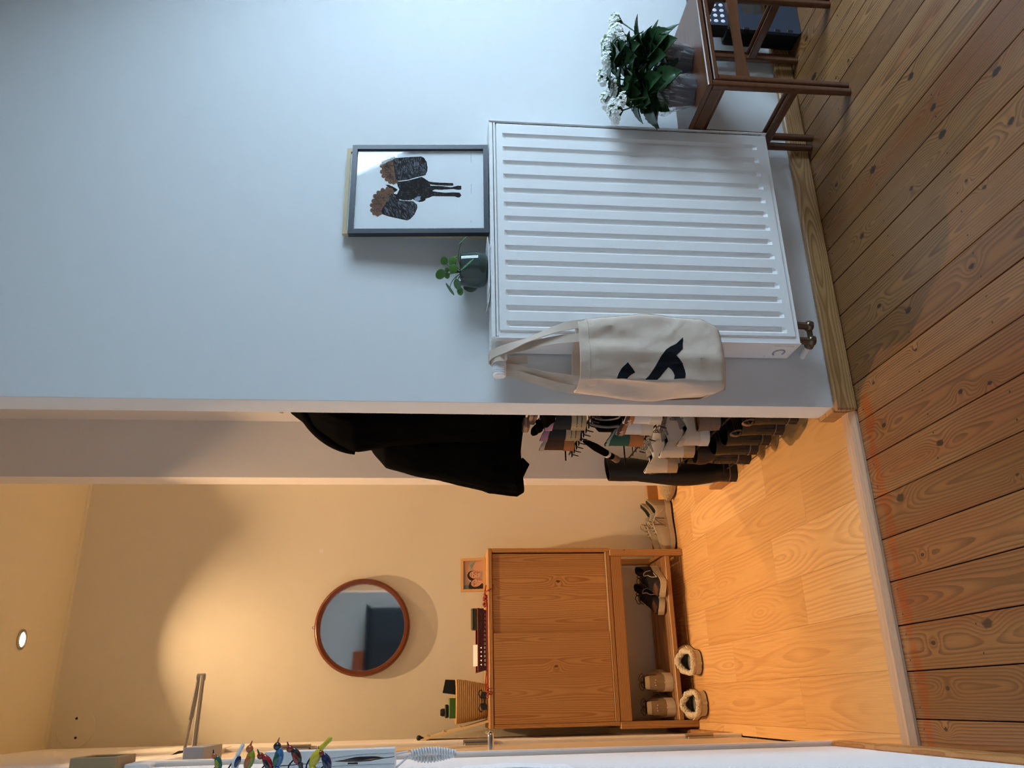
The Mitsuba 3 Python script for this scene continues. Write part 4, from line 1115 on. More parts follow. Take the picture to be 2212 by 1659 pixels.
# what the mirror shows: a dark hutch and a red box by the wall behind the camera
t = thing('hutch', 'tall dark blue cupboard with panelled doors, seen reflected in the mirror', 'cupboard')
hx0, hx1, hy, hz = -0.05, 1.135, -2.0, 1.955
obj(t, 'carcass', cbox(hx0, hx1, -2.39, hy - 0.02, 0.0, hz, 0.003), 'mat_navy_cabinet')
obj(t, 'cornice', [cbox(hx0 - 0.02, hx1 + 0.02, -2.39, hy + 0.012, hz, hz + 0.022, 0.006), cbox(hx0 - 0.035, hx1 + 0.035, -2.39, hy + 0.028, hz + 0.022, hz + 0.056, 0.01)], 'mat_navy_cabinet')
for xa, xb in ((hx0 + 0.02, 0.66), (0.70, hx1 - 0.02)):
    for za, zb in ((0.95, 1.92), (0.08, 0.9)):
        d = obj(t, 'door', [cbox(xa, xb, hy - 0.02, hy, za, za + 0.07, 0.002), cbox(xa, xb, hy - 0.02, hy, zb - 0.055, zb, 0.002), cbox(xa, xa + 0.06, hy - 0.02, hy, za, zb, 0.002), cbox(xb - 0.05, xb, hy - 0.02, hy, za, zb, 0.002)], 'mat_navy_cabinet')
        obj(d, 'panel', cbox(xa + 0.05, xb - 0.04, hy - 0.02, hy - 0.008, za + 0.06, zb - 0.05, 0.002), 'mat_navy_cabinet')
        obj(d, 'handle', tube([(xb - 0.03, hy, (za + zb) / 2 - 0.05), (xb - 0.03, hy + 0.02, (za + zb) / 2), (xb - 0.03, hy, (za + zb) / 2 + 0.05)], 0.005, 8), 'mat_steel', True)
t = thing('bread_box', 'orange-red box standing on the dark cupboard, seen reflected in the mirror', 'box')
obj(t, 'body', cbox(0.30, 0.63, -2.34, -2.02, hz + 0.057, 2.15, 0.012), 'mat_orange_red')
obj(t, 'strip', cbox(0.40, 0.404, -2.021, -2.018, 2.03, 2.10, 0), 'mat_white_plastic')

# ================================================================ SHOES
HW = ([0, .012, .04, .10, .2, .32, .42, .55, .68, .80, .90, .96, 1.0], [0, .30, .50, .68, .74, .72, .74, .86, .97, .96, .78, .50, 0.0])
TOPS = {'sneaker': ([0, .05, .12, .22, .33, .43, .55, .68, .82, .93, 1], [.098, .095, .078, .060, .066, .078, .070, .056, .043, .032, .008]),
        'runner': ([0, .05, .12, .22, .33, .43, .55, .68, .82, .93, 1], [.090, .086, .066, .050, .060, .076, .070, .055, .042, .034, .008]),
        'low': ([0, .05, .12, .22, .33, .43, .55, .68, .82, .93, 1], [.050, .048, .044, .042, .046, .058, .062, .056, .045, .032, .008]),
        'boot': ([0, .05, .12, .22, .33, .43, .55, .68, .82, .93, 1], [.105, .105, .105, .105, .105, .098, .082, .062, .046, .034, .008])}
GAP = ([0, .2, .33, .43, .55, .63, .66, 1], [.78, .76, .62, .46, .30, .16, 0, 0])


class Shoe:
    def __init__(s, o, fwd, L=0.285, W=0.052, st=0.03, heel=None, kind='sneaker', tilt=0.0, up=(0, 0, 1), roll=0.0):
        f = np.array(fwd, float); f /= np.linalg.norm(f)
        s.B = basis(f + np.array([0, 0, tilt]), up)
        s.o, s.L, s.W, s.kind = np.array(o, float), L, W, kind
        s.st, s.heel = st, heel if heel is not None else st
        s.gap = GAP

    def w(s, t):
        return s.W * np.interp(t, *HW)

    def spring(s, t):
        return 0.014 * np.clip((t - 0.72) / 0.28, 0, 1) ** 2

    def zs(s, t):
        return np.interp(t, [0, .3, .6, 1], [s.heel, s.heel, s.st, s.st * 0.92]) + s.spring(t)

    def surf(s, t, q, side, off=0.0):
        t, q = np.broadcast_arrays(np.asarray(t, float), np.asarray(q, float))
        w = s.w(t) + off * np.clip(t / 0.02, 0, 1) * np.clip((1 - t) / 0.02, 0, 1)
        g = np.interp(t, *s.gap) * w
        y = side * (g + (w - g) * np.clip(np.cos(np.pi / 2 * q), 0, 1) ** 0.72)
        z = s.zs(t) + (np.interp(t, *TOPS[s.kind]) * s.L / 0.285 - s.spring(t) + off) * np.sin(np.pi / 2 * q) ** 0.95
        x = s.L * t - off * np.clip((0.1 - t) / 0.1, 0, 1) + off * np.clip((t - 0.9) / 0.1, 0, 1)
        return np.stack([x, y, z], -1)

    def wpt(s, p):
        return s.o + np.asarray(p) @ s.B.T

    def grid(s, t0, t1, q0, q1, side, off, nt=26, nq=9, flip=False):
        k = np.linspace(0, 1, nt)
        tt = t0 + (t1 - t0) * (0.5 - 0.5 * np.cos(np.pi * k))
        P = s.surf(tt[:, None], np.linspace(q0, q1, nq)[None, :], side, off)
        f = []
        for i in range(nt - 1):
            for j in range(nq - 1):
                a = i * nq + j
                f += [[a, a + nq, a + nq + 1], [a, a + nq + 1, a + 1]]
        m = trimesh.Trimesh(s.wpt(P.reshape(-1, 3)), f, process=False)
        if (side > 0) == flip:
            m.invert()
        return m

    def upper(s):
        return [s.grid(0, 1, 0, 1, sd, 0) for sd in (1, -1)]

    def lining(s):
        a = [s.grid(0.012, 0.64, 0.1, 1, sd, -0.005, 16, 6, True) for sd in (1, -1)]
        k = np.linspace(0.02, 0.64, 14)
        v = []
        for t in k:
            w = s.w(t) * 0.85
            v += [(s.L * t, -w, s.zs(t) + 0.004), (s.L * t, w, s.zs(t) + 0.004)]
        f = []
        for i in range(13):
            f += [[2 * i, 2 * i + 2, 2 * i + 3], [2 * i, 2 * i + 3, 2 * i + 1]]
        return a + [trimesh.Trimesh(s.wpt(v), f, process=False)]

    def rim(s, r=0.0028):
        tt = np.r_[np.linspace(0.62, 0.0, 24)]
        L1 = s.surf(tt, 1.0, 1)
        R1 = s.surf(tt[::-1], 1.0, -1)
        return tube(s.wpt(np.vstack([L1, R1[1:]])), r, 6)

    def sole(s, z0=0.0, z1=1.0, grow=0.0025, t0=0.0, t1=1.0):
        rings = []
        for t in t0 + (t1 - t0) * (0.5 - 0.5 * np.cos(np.pi * np.linspace(0, 1, 30))):
            w = max(s.w(t) + grow, 0.002)
            b = s.spring(t) + z0 * (s.zs(t) - s.spring(t))
            h = s.spring(t) + z1 * (s.zs(t) - s.spring(t)) + (0.003 if z1 == 1 else 0)
            x = s.L * t + (grow if t == 1 else -grow if t == 0 else 0)
            rings.append([(x, -w * .93, b), (x, -w, b + .003), (x, -w, h), (x, w, h), (x, w, b + .003), (x, w * .93, b)])
        m = loft([s.wpt(r) for r in rings])
        m.fix_normals()
        return m

    def patch(s, t0, t1, q0, q1, off=0.0012, sides=(1, -1)):
        return [s.grid(t0, t1, q0, q1, sd, off, 10, 6) for sd in sides]

    def tongue(s, lift=0.012, t0=0.26):
        rings = []
        for t in np.linspace(t0, 0.66, 10):
            h = s.zs(t) + np.interp(t, *TOPS[s.kind]) * s.L / 0.285 + lift * (0.66 - t) / 0.4 * 1.4 - 0.003
            w = max(np.interp(t, *s.gap), 0.22) * s.w(t) * 1.05
            rings.append(s.wpt([(s.L * t, -w, h - 0.008), (s.L * t, -w * 0.5, h), (s.L * t, w * 0.5, h), (s.L * t, w, h - 0.008), (s.L * t, w * 0.5, h - 0.006), (s.L * t, -w * 0.5, h - 0.006)]))
        m = loft(rings); m.fix_normals()
        return m

    def laces(s, bow=True):
        out = []
        for t in (0.37, 0.43, 0.49, 0.55, 0.60):
            a, b = s.surf(t, 0.86, 1, 0.001), s.surf(t, 0.86, -1, 0.001)
            c = (a + b) / 2; c[2] = max(a[2], b[2]) + 0.007
            out.append(tube(s.wpt(curve([a, c, b], 9)), 0.0024, 6))
        if bow:
            c = s.surf(0.38, 1.0, 1); c[1] = 0; c[2] += 0.016
            for sg in (1, -1):
                out.append(tube(s.wpt(curve([c, c + [0.012, sg * 0.022, 0.014], c + [0.02, sg * 0.038, -0.004], c + [0.006, sg * 0.02, -0.006], c], 14)), 0.0019, 5))
                out.append(tube(s.wpt(curve([c, c + [0.02, sg * 0.012, 0.004], c + [0.035, sg * 0.03, -0.018]], 8)), 0.0019, 5))
        return out

    def strokes(s, lines, side, off, r):
        return [tube(s.wpt(s.surf([q[0] for q in l], [q[1] for q in l], side, off)), r, 6) for l in ([(a[0] + (b[0] - a[0]) * k, a[1] + (b[1] - a[1]) * k) for k in np.linspace(0, 1, 6)] for a, b in lines)]


def build_shoe(label, sh, upper, sole, lining='mat_black_cloth', group=None, laces=None, tongue=None, extra=None, name='sneaker', cat='shoe', rim=None):
    t = thing(name, label, cat, group)
    obj(t, 'sole', sh.sole(), sole, 40)
    obj(t, 'upper', sh.upper() + [sh.rim()], upper, 50)
    obj(t, 'lining', sh.lining(), lining, 50)
    if tongue:
        obj(t, 'tongue', sh.tongue(), tongue, 50)
    if laces:
        obj(t, 'laces', sh.laces(), laces, True)
    for nm, mesh, mat in (extra(sh) if extra else []):
        obj(t, nm, mesh, mat, 50)
    return t


for nm, c in dict(sh_beige=(0.36, 0.295, 0.20), sh_beige_light=(0.50, 0.43, 0.31), sh_tan=(0.27, 0.20, 0.125), sh_grey=(0.17, 0.165, 0.16), sh_white=(0.62, 0.60, 0.56), sh_offwhite=(0.60, 0.53, 0.42), sh_dark=(0.022, 0.020, 0.022), sh_brown=(0.10, 0.045, 0.025), sh_cream=(0.58, 0.52, 0.38),
                  sh_pink=(0.40, 0.20, 0.27), sh_orange=(0.42, 0.17, 0.055), sh_green=(0.035, 0.10, 0.07), sh_pale_green=(0.36, 0.42, 0.33), sh_taupe=(0.16, 0.115, 0.085), sh_cork=(0.42, 0.28, 0.13), sh_gum=(0.44, 0.33, 0.19), sh_mud=(0.07, 0.05, 0.035), sh_fleece=(0.62, 0.57, 0.46)).items():
    pr(nm, c, 0.75, 0.25)
pr('fluff', proc(lambda p, n, uv: mix((0.64, 0.57, 0.44), (0.46, 0.40, 0.29), noise(p.x * 260, p.y * 260, p.z * 260))), 0.95, 0.1)
pr('fluff_brown', proc(lambda p, n, uv: mix((0.42, 0.32, 0.20), (0.24, 0.17, 0.10), noise(p.x * 260, p.y * 260, p.z * 260))), 0.95, 0.1)

# grey-beige runners beside the cabinet


def n_extra(sh):
    N = [((.37, .16), (.355, .70)), ((.355, .70), (.485, .20)), ((.485, .20), (.47, .74))]
    out = [('heel_cap', sh.patch(0.0, 0.13, 0.05, 0.75, 0.0015), 'mat_sh_tan'), ('toe_cap', sh.patch(0.84, 1.0, 0.0, 0.55, 0.0012), 'mat_sh_tan'), ('eyestay', sh.patch(0.32, 0.62, 0.80, 1.0, 0.0014), 'mat_sh_beige_light')]
    for sd in (1, -1):
        out.append(('letter', sh.strokes(N, sd, -0.001, 0.0088), 'mat_sh_beige_light'))
        out.append(('letter', sh.strokes(N, sd, 0.0030, 0.0056), 'mat_sh_taupe'))
        out.append(('stripe', sh.strokes([((.53, .12), (.56, .62)), ((.58, .10), (.61, .55)), ((.20, .2), (.32, .7))], sd, -0.0006, 0.0016), 'mat_sh_beige_light'))
    out += [('outsole', sh.sole(0.0, 0.28, 0.003), 'mat_sh_dark')]
    return out


for lab, o in (('grey-beige running shoe with a stitched letter, nearer of the pair right of the cabinet', (0.958, 3.985, 0.0155)), ('grey-beige running shoe, the one of the pair against the end wall', (0.962, 4.095, 0.0155))):
    build_shoe(lab, Shoe(o, (-1, -0.02, 0), 0.29, 0.052, 0.026, 0.034, 'runner'), 'mat_sh_beige', 'mat_sh_beige_light', 'mat_sh_grey', None, 'mat_sh_beige_light', 'mat_sh_grey', n_extra, cat='shoe')


def dark_extra(sh):
    out = []
    for sd in (1, -1):
        pth = [((.30, .2), (.34, .78)), ((.34, .78), (.46, .82)), ((.46, .82), (.50, .5)), ((.50, .5), (.60, .42)), ((.60, .42), (.64, .12)), ((.64, .12), (.40, .08))]
        out.append(('side_mark', sh.strokes(pth, sd, 0.001, 0.0022), 'mat_sh_white'))
    out += [('collar', sh.patch(0.0, 0.30, 0.82, 1.0, 0.0012), 'mat_sh_brown'), ('toe_patch', sh.patch(0.80, 0.95, 0.55, 1.0, 0.001), 'mat_sh_brown')]
    return out


ZS = 0.1062
for lab, o, fw in (('dark trainer with a white outline mark, left of its pair on the cabinet shelf', (0.535, 4.078, ZS), (-0.62, -0.78, 0)), ('dark trainer with a white outline mark, right of its pair on the cabinet shelf', (0.612, 4.03, ZS), (-0.62, -0.78, 0))):
    build_shoe(lab, Shoe(o, fw, 0.228, 0.043, 0.03, 0.036, 'runner'), 'mat_sh_dark', 'mat_sh_cream', 'mat_sh_brown', None, 'mat_sh_dark', 'mat_sh_dark', dark_extra)


def beige_extra(sh):
    out = [('heel_cap', sh.patch(0.0, 0.2, 0.0, 0.7, 0.0022), 'mat_sh_tan'), ('heel_tab', sh.patch(0.0, 0.05, 0.55, 1.0, 0.003), 'mat_sh_beige_light')]
    out.append(('dots', [ell(sh.wpt((-0.004, y, 0.088 + z)), (0.003, 0.003, 0.003), 1) for y, z in ((-0.012, 0.0), (0, 0.003), (0.011, 0.001))], 'mat_sh_white'))
    out.append(('strap', [tube(sh.wpt(sh.surf(np.full(6, 0.07), np.linspace(0.25, 0.75, 6), sd, 0.003)), 0.003, 6) for sd in (1, -1)], 'mat_sh_mud'))
    return out


for lab, px_ in (('beige chunky trainer seen from its heel, right of its pair on the cabinet shelf', 1474), ('beige chunky trainer seen from its heel, left of its pair on the cabinet shelf', 1529)):
    o = at(1449, px_, 1, 3.893); o[2] = ZS
    build_shoe(lab, Shoe(o, (0.05, 1, 0), 0.265, 0.054, 0.03, 0.044, 'sneaker'), 'mat_sh_beige', 'mat_sh_offwhite', 'mat_black_cloth', None, 'mat_sh_taupe', 'mat_sh_taupe', beige_extra)


TOPS['slip'] = ([0, .05, .12, .22, .33, .43, .55, .68, .82, .93, 1], [.022, .022, .022, .024, .028, .036, .048, .05, .044, .032, .008])


def slipper(label, o, fwd, L, mat, fl, lin='mat_sh_grey'):
    sh = Shoe(o, fwd, L, 0.066, 0.024, 0.026, 'slip')
    sh.gap = ([0, .3, .46, .54, 1], [.97, .96, .86, 0, 0])
    t = thing('slipper', label, 'slipper')
    obj(t, 'sole', sh.sole(0.0, 1.0, 0.004), mat, 40)
    obj(t, 'outsole', sh.sole(0.0, 0.22, 0.0045), 'mat_sh_mud', 40)
    obj(t, 'upper', sh.upper(), fl if fl == 'mat_fluff_brown' else mat, 50)
    obj(t, 'lining', sh.lining(), lin, 50)
    tt = np.linspace(0.49, 0.0, 26)
    A, Bq = sh.surf(tt, 1.0, 1), sh.surf(tt[::-1], 1.0, -1)[1:]
    k = np.linspace(-1, 1, 9)[1:-1]
    arch = np.stack([sh.L * (0.50 + 0.02 * (1 - k ** 2)), k * A[0, 1], A[0, 2] + 0.016 * (1 - k ** 2)], 1)
    P = np.vstack([A, Bq, arch, A[:1]])
    c = curve(P, 110)
    r = 0.0110 + 0.003 * np.clip((c[:, 0] / sh.L - 0.3) / 0.2, 0, 1)
    m = tube(sh.wpt(c), r, 12, False)
    d = meshkit.noise(m.vertices * 230, 3) + meshkit.noise(m.vertices * 520, 4) - 1.0
    m.vertices = m.vertices + m.vertex_normals * d[:, None] * 0.0055
    obj(t, 'fleece_cuff', m, fl, 30)
    return t


slipper('cream fleece-lined slipper on the floor before the cabinet, right of its pair', np.array([0.148, 3.722, 0.0155]), (0.12, 1, 0), 0.25, 'mat_sh_cream', 'mat_fluff')
slipper('cream fleece-lined slipper on the floor before the cabinet, left of its pair', np.array([-0.018, 3.705, 0.0155]), (-0.05, 1, 0), 0.25, 'mat_sh_cream', 'mat_fluff')
slipper('fluffy brown slipper poking out behind the short wall', np.array([1.20, 3.90, 0.0155]), (-1, 0.04, 0), 0.26, 'mat_fluff_brown', 'mat_fluff_brown')

# ================================================================ SHOE RACKS IN THE NICHE
XN = 0.822
TIER = [0.748, 0.515, 0.293, 0.085]
for k, z in enumerate(TIER):
    t = thing('wire_shoe_rack', ['topmost black wire shoe rack in the niche', 'second black wire shoe rack from the top in the niche', 'third black wire shoe rack from the top in the niche', 'lowest black wire shoe rack in the niche'][k], 'shoe rack', None)
    ya, yb = 2.262, (2.80, 2.85, 3.015, 2.98)[k]
    lo = z - 0.004
    for x in (XN + 0.02, 0.94, 1.06):
        obj(t, 'rail', tube([(x, ya, lo), (x, yb, lo)], 0.003, 8), 'mat_black_wire', True)
    ny = int((yb - ya) / 0.046)
    for i in range(ny):
        y = ya + 0.01 + 0.046 * i
        pth = [(1.067, y, lo + 0.01), (1.03, y, lo), (XN + 0.01, y, lo), (XN - 0.006, y + 0.002, lo + 0.0005), (XN - 0.006, y + 0.013, lo + 0.0005), (XN + 0.02, y + 0.015, lo)]
        if k > 0:
            pth = pth[:3]
        obj(t, 'wire', tube(pth, 0.0018, 6), 'mat_black_wire', True)
        if k == 0 or (k == 1 and i % 3 == 0):
            obj(t, 'loop', tube(curve([(XN, y, lo), (XN - 0.004, y + 0.004, lo - 0.018), (XN - 0.002, y + 0.014, lo - 0.024), (XN + 0.004, y + 0.02, lo - 0.008)], 8), 0.0018, 6), 'mat_black_wire', True)
    for y in (ya + 0.004, yb - 0.004):
        obj(t, 'end_bar', tube([(XN - 0.004, y, lo + 0.014), (1.067, y, lo + 0.014)], 0.003, 6), 'mat_black_wire', True)
    if k < 3:
        obj(t, 'upright', tube([(1.05, 2.75, TIER[k + 1] + 0.01), (1.05, 2.75, lo)], 0.008, 8), 'mat_black_wire', True)
t = thing('umbrella', 'folded black umbrella with a white strap hanging from the top wire rack', 'umbrella')
p0, p1 = np.array([0.85, 2.66, 0.712]), np.array([0.835, 2.80, 0.585])
obj(t, 'canopy', tube([p0, p0 * .6 + p1 * .4, p1], [0.008, 0.014, 0.012], 10), 'mat_black_cloth', 40)
obj(t, 'strap', tube([p0 * .22 + p1 * .78, p0 * .15 + p1 * .85], [0.0145, 0.0145], 10), 'mat_sh_white', 30)
obj(t, 'handle', tube([p1, p1 + (p1 - p0) * 0.2], [0.012, 0.014], 10), 'mat_sh_taupe', 30)
obj(t, 'hook', tube(curve([p0, p0 + [0, -.02, .012], (0.842, 2.64, 0.747)], 8), 0.003, 6), 'mat_black_wire', True)
t = thing('bag', 'limp black bag with grey straps hung under the top wire rack', 'bag')
cen = [(0.90, 2.50, 0.708, 0.03, 0.02), (0.895, 2.5, 0.695, 0.05, 0.05), (0.89, 2.5, 0.68, 0.055, 0.075), (0.89, 2.5, 0.645, 0.055, 0.08), (0.89, 2.5, 0.625, 0.04, 0.05)]
obj(t, 'body', loft([[(x + a * math.cos(q), y + b * math.sin(q), z + 0.006 * math.sin(3 * q)) for q in np.linspace(0, 2 * np.pi, 21)[:-1]] for x, y, z, a, b in cen]), 'mat_black_cloth', 60)
obj(t, 'strap', [tube(curve([(0.845, 2.45, 0.74), (0.835, 2.46, 0.69), (0.832, 2.44, 0.64)], 8), 0.0045, 6), tube(curve([(0.85, 2.38, 0.745), (0.838, 2.40, 0.69), (0.836, 2.37, 0.655), (0.84, 2.34, 0.70)], 12), 0.003, 6)], 'mat_sh_grey', True)
t = thing('gloves', 'pair of black gloves heaped on the dark shoes of the top rack', 'gloves')
gl = [ell((0.855, 2.34, 0.886), (0.04, 0.05, 0.026), 3), ell((0.85, 2.405, 0.88), (0.03, 0.045, 0.022), 3), ell((0.832, 2.45, 0.90), (0.018, 0.04, 0.018), 2), ell((0.822, 2.475, 0.912), (0.012, 0.02, 0.012), 2)]
for g in gl:
    g.vertices = g.vertices + g.vertex_normals * (meshkit.noise(g.vertices * 60, 9) - 0.5)[:, None] * 0.016
obj(t, 'glove', gl[:2], 'mat_black_cloth', 60)
obj(t, 'glove', gl[2:], 'mat_black_cloth', 60)


def shx(upper, sole, y, z, tilt=0.0, **kw):
    return Shoe((kw.pop('x', XN), y, z), (1, kw.pop('dy', 0.0), 0), kw.pop('L', 0.245), kw.pop('W', 0.047), kw.pop('st', 0.026), kw.pop('heel', None), kw.pop('kind', 'sneaker'), tilt)


def pink_extra(sh):
    a = [sh.grid(0, 0.11, 0.5, 1.0, sd, 0.005, 8, 6) for sd in (1, -1)]
    return [('heel_tab', a, 'mat_sh_pink'), ('sole_groove', [tube(sh.wpt(np.array([(sh.L * q, sd * (sh.w(q) + 0.0035), sh.heel * k) for q in np.linspace(0.01, 0.9, 20)])), 0.0014, 5) for sd in (1, -1) for k in (0.35, 0.68)], 'mat_sh_mud')]


z = TIER[0] + 0.001
build_shoe('dark sneaker with a pink heel tab and thick tan sole, nearest on the top rack', shx(0, 0, 2.452, z, heel=0.046, st=0.034), 'mat_sh_dark', 'mat_sh_gum', extra=pink_extra, laces='mat_sh_dark', tongue='mat_sh_dark')
build_shoe('dark sneaker with a pink heel tab and thick tan sole, middle of the top rack', shx(0, 0, 2.563, z, heel=0.046, st=0.034), 'mat_sh_dark', 'mat_sh_gum', extra=pink_extra, laces='mat_sh_dark', tongue='mat_sh_dark')
build_shoe('brown sneaker with a white heel tab and orange sole, last on the top rack', shx(0, 0, 2.680, z, heel=0.034), 'mat_sh_brown', 'mat_sh_orange', extra=lambda sh: [('heel_tab', [sh.grid(0, 0.10, 0.6, 1.0, sd, 0.004, 8, 6) for sd in (1, -1)], 'mat_sh_cream')], laces='mat_sh_brown', tongue='mat_sh_brown')


def white_extra(sh):
    out = [('heel_patch', sh.patch(0.0, 0.12, 0.62, 1.0, 0.002), 'mat_sh_brown'), ('orange_patch', sh.patch(0.0, 0.13, 0.44, 0.62, 0.0022), 'mat_sh_orange'), ('blue_patch', sh.patch(0.12, 0.2, 0.5, 1.0, 0.0018), 'mat_dot_white')]
    m = meshkit.text_mesh('VEJA', 0.012, 0.0012)
    m.vertices[:, 0] -= m.vertices[:, 0].mean()
    # the name runs around the heel; laid along the sight-facing quarter
    y = m.vertices[:, 0].copy(); zz_ = m.vertices[:, 1].copy(); h = m.vertices[:, 2].copy()
    bx = np.abs(y) / 0.03
    V = np.stack([-0.0035 - h + 0.022 * np.clip(np.abs(y) / 0.03, 0, 1) ** 2, -y, 0.100 + zz_], 1)
    m.vertices = sh.wpt(V)
    out.append(('lettering', m, 'mat_sh_white'))
    return out


z = TIER[1] + 0.001
build_shoe('white leather sneaker with a brown lettered heel patch, nearest on the second rack', shx(0, 0, 2.385, z, heel=0.036, st=0.03), 'mat_sh_white', 'mat_sh_offwhite', extra=white_extra, laces='mat_sh_white', tongue='mat_sh_white', lining='mat_sh_pale_green')
build_shoe('white leather sneaker with a brown lettered heel patch, second on the second rack', shx(0, 0, 2.497, z, heel=0.036, st=0.03), 'mat_sh_white', 'mat_sh_offwhite', extra=white_extra, laces='mat_sh_white', tongue='mat_sh_white', lining='mat_sh_pale_green')
build_shoe('green sneaker with an orange sole, last on the second rack', shx(0, 0, 2.625, z, heel=0.046, st=0.036), 'mat_sh_green', 'mat_sh_orange', extra=lambda sh: [('collar', sh.patch(0.0, 0.36, 0.66, 1.0, 0.0015), 'mat_sh_pale_green')], laces='mat_sh_pale_green', tongue='mat_sh_pale_green', lining='mat_sh_pale_green')


def z_extra(sh):
    out = [('heel_cap', sh.patch(0.0, 0.22, 0.0, 0.85, 0.0016), 'mat_sh_offwhite'), ('eyestay', sh.patch(0.3, 0.62, 0.7, 1.0, 0.0014), 'mat_sh_grey')]
    o = np.array([-0.004, 0, 0.098])
    out.append(('number', [tube(sh.wpt(np.array(l) + o), 0.0011, 5) for l in ([(0, .008, .01), (0, 0, .01), (0, .005, -.004)], [(0, -.003, .008), (-.001, -.009, .008), (0, -.01, .003), (0, -.004, -.004), (0, -.011, -.004)])], 'mat_sh_taupe'))
    return out


z = TIER[2] + 0.001
build_shoe('white and grey laced sneaker with a thick gum sole, nearer of the pair', shx(0, 0, 2.735, z + 0.004, 0.03, heel=0.04, st=0.034, L=0.25, x=XN - 0.005), 'mat_sh_white', 'mat_sh_gum', extra=z_extra, laces='mat_sh_grey', tongue='mat_sh_grey')
build_shoe('white and grey laced sneaker with a thick gum sole, farther of the pair', shx(0, 0, 2.96, z, 0.04, heel=0.04, st=0.034, L=0.25), 'mat_sh_white', 'mat_sh_gum', extra=z_extra, laces='mat_sh_grey', tongue='mat_sh_grey')
build_shoe('pale pink running shoe with a pull tab, between the laced sneakers and the clog', shx(0, 0, 2.585, z, 0.02, heel=0.03, kind='runner', x=XN - 0.008), 'mat_sh_offwhite', 'mat_sh_white', extra=lambda sh: [('heel_tab', sh.patch(0.0, 0.06, 0.55, 1.0, 0.004), 'mat_sh_beige_light'), ('stripe', sh.strokes([((.06, .1), (.3, .2)), ((.25, .2), (.4, .8))], 1, 0.002, 0.0025), 'mat_sh_dark')], laces='mat_sh_grey', tongue='mat_sh_grey')
c = Shoe((XN + 0.01, 2.465, z), (1, 0, 0), 0.235, 0.05, 0.026, 0.03, 'low', 0.1)
build_shoe('taupe suede clog with a cork footbed, tilted on the third rack', c, 'mat_sh_taupe', 'mat_sh_taupe', lining='mat_sh_cork', name='clog', cat='clog')


def boot(label, o, H, L, W, mat, lean=(0, 0), loop=None, sole='mat_black', fold=0.0, r0=1.0):
    sh = Shoe(o, (1, 0, 0), L, W, 0.026, 0.034, 'boot')
    t = thing('boot', label, 'boot')
    obj(t, 'sole', sh.sole(), sole, 40)
    rr = np.random.RandomState(int(abs(o[1]) * 1000))
    rings = []
    a = np.linspace(0, 2 * np.pi, 29)[:-1]
    for k in np.linspace(0, 1, 18):
        z = 0.05 + (H - 0.05) * k
        cx = L * 0.215 + lean[0] * k
        rx = L * 0.21 * (1 + 0.12 * k * r0)
        ry = W * 0.80 * (1 + 0.18 * k * r0)
        w = 1 + 0.05 * np.sin(a * 2 + k * 9) * fold + 0.04 * np.sin(a * 3 + k * 14) * fold
        rings.append(sh.wpt(np.stack([cx + rx * w * np.cos(a) - 0.02 * math.sin(math.pi * min(1, k * 1.3)) * (H > .3), lean[1] * k + ry * w * np.sin(a), z + 0.006 * np.cos(a) * k], 1)))
    inner = [rings[-1] * 1.0, (rings[-1] - rings[-1].mean(0)) * 0.93 + rings[-1].mean(0), (rings[-6] - rings[-6].mean(0)) * 0.9 + rings[-6].mean(0)]
    obj(t, 'shaft', loft(rings + inner[1:]), mat, 50)
    obj(t, 'foot', sh.upper(), mat, 50)
    obj(t, 'heel_strip', sh.patch(0.0, 0.05, 0.02, 0.8, 0.0016), sole, 50)
    if loop:
        c0 = sh.wpt((0.004 + lean[0], lean[1], H - 0.005))
        obj(t, 'pull_loop', ribbon(curve([c0, c0 + [-0.012, 0, 0.018], c0 + [-0.006, 0, 0.034], c0 + [0.006, 0, 0.016], c0 + [0.006, 0, -0.006]], 12), (0, 1, 0), 0.016, 0.002), loop, 40)
    obj(t, 'welt', sh.sole(0.86, 0.98, 0.0045), 'mat_sh_taupe', 40)
    return t


zb = TIER[3] + 0.001
pr('loop_tan', (0.20, 0.12, 0.075), 0.7, 0.2)
boot('brown suede ankle boot with a tan pull loop, nearest on the lowest rack', (XN - 0.012, 2.335, zb), 0.15, 0.235, 0.046, 'mat_brown_leather', loop='mat_loop_tan')
boot('brown suede ankle boot with a tan pull loop, second on the lowest rack', (XN - 0.012, 2.445, zb), 0.15, 0.235, 0.046, 'mat_brown_leather', loop='mat_loop_tan')
boot('black leather ankle boot, third on the lowest rack', (XN - 0.012, 2.560, zb), 0.16, 0.235, 0.046, 'mat_black_leather')
boot('black leather ankle boot, fourth on the lowest rack', (XN - 0.012, 2.672, zb), 0.16, 0.235, 0.046, 'mat_black_leather')
boot('dark brown creased boot, last on the lowest rack', (XN - 0.01, 2.79, zb), 0.19, 0.235, 0.046, 'mat_brown_leather', fold=1.0)
boot('black leather boot on the floor beside the tall boot', (0.845, 2.915, 0.0155), 0.255, 0.22, 0.044, 'mat_black_leather', (0.0, 0.0), fold=0.5, r0=0.3)
boot('tall black leather boot standing at the end of the niche', (0.815, 3.067, 0.0155), 0.53, 0.22, 0.036, 'mat_black_leather', (0.0, 0.0), fold=0.5, r0=0.3)

pr('ply', proc(lambda p, n, uv: mix((0.30, 0.19, 0.13), (0.11, 0.06, 0.04), smoothstep(0.3, 0.7, noise(p.z * 190, 3.0, p.y * 8)))), 0.5, 0.3)
t = thing('wall_shelf', 'short striped plywood shelf in the niche below the coats', 'shelf')
obj(t, 'board', cbox(0.845, 1.068, 2.28, 2.365, 0.895, 0.962, 0.004), 'mat_ply')
obj(t, 'peg', [cbox(0.815, 0.85, 2.415, 2.47, 0.935, 0.955, 0.003), cbox(0.835, 0.86, 2.37, 2.45, 0.915, 0.94, 0.003)], 'mat_ply')

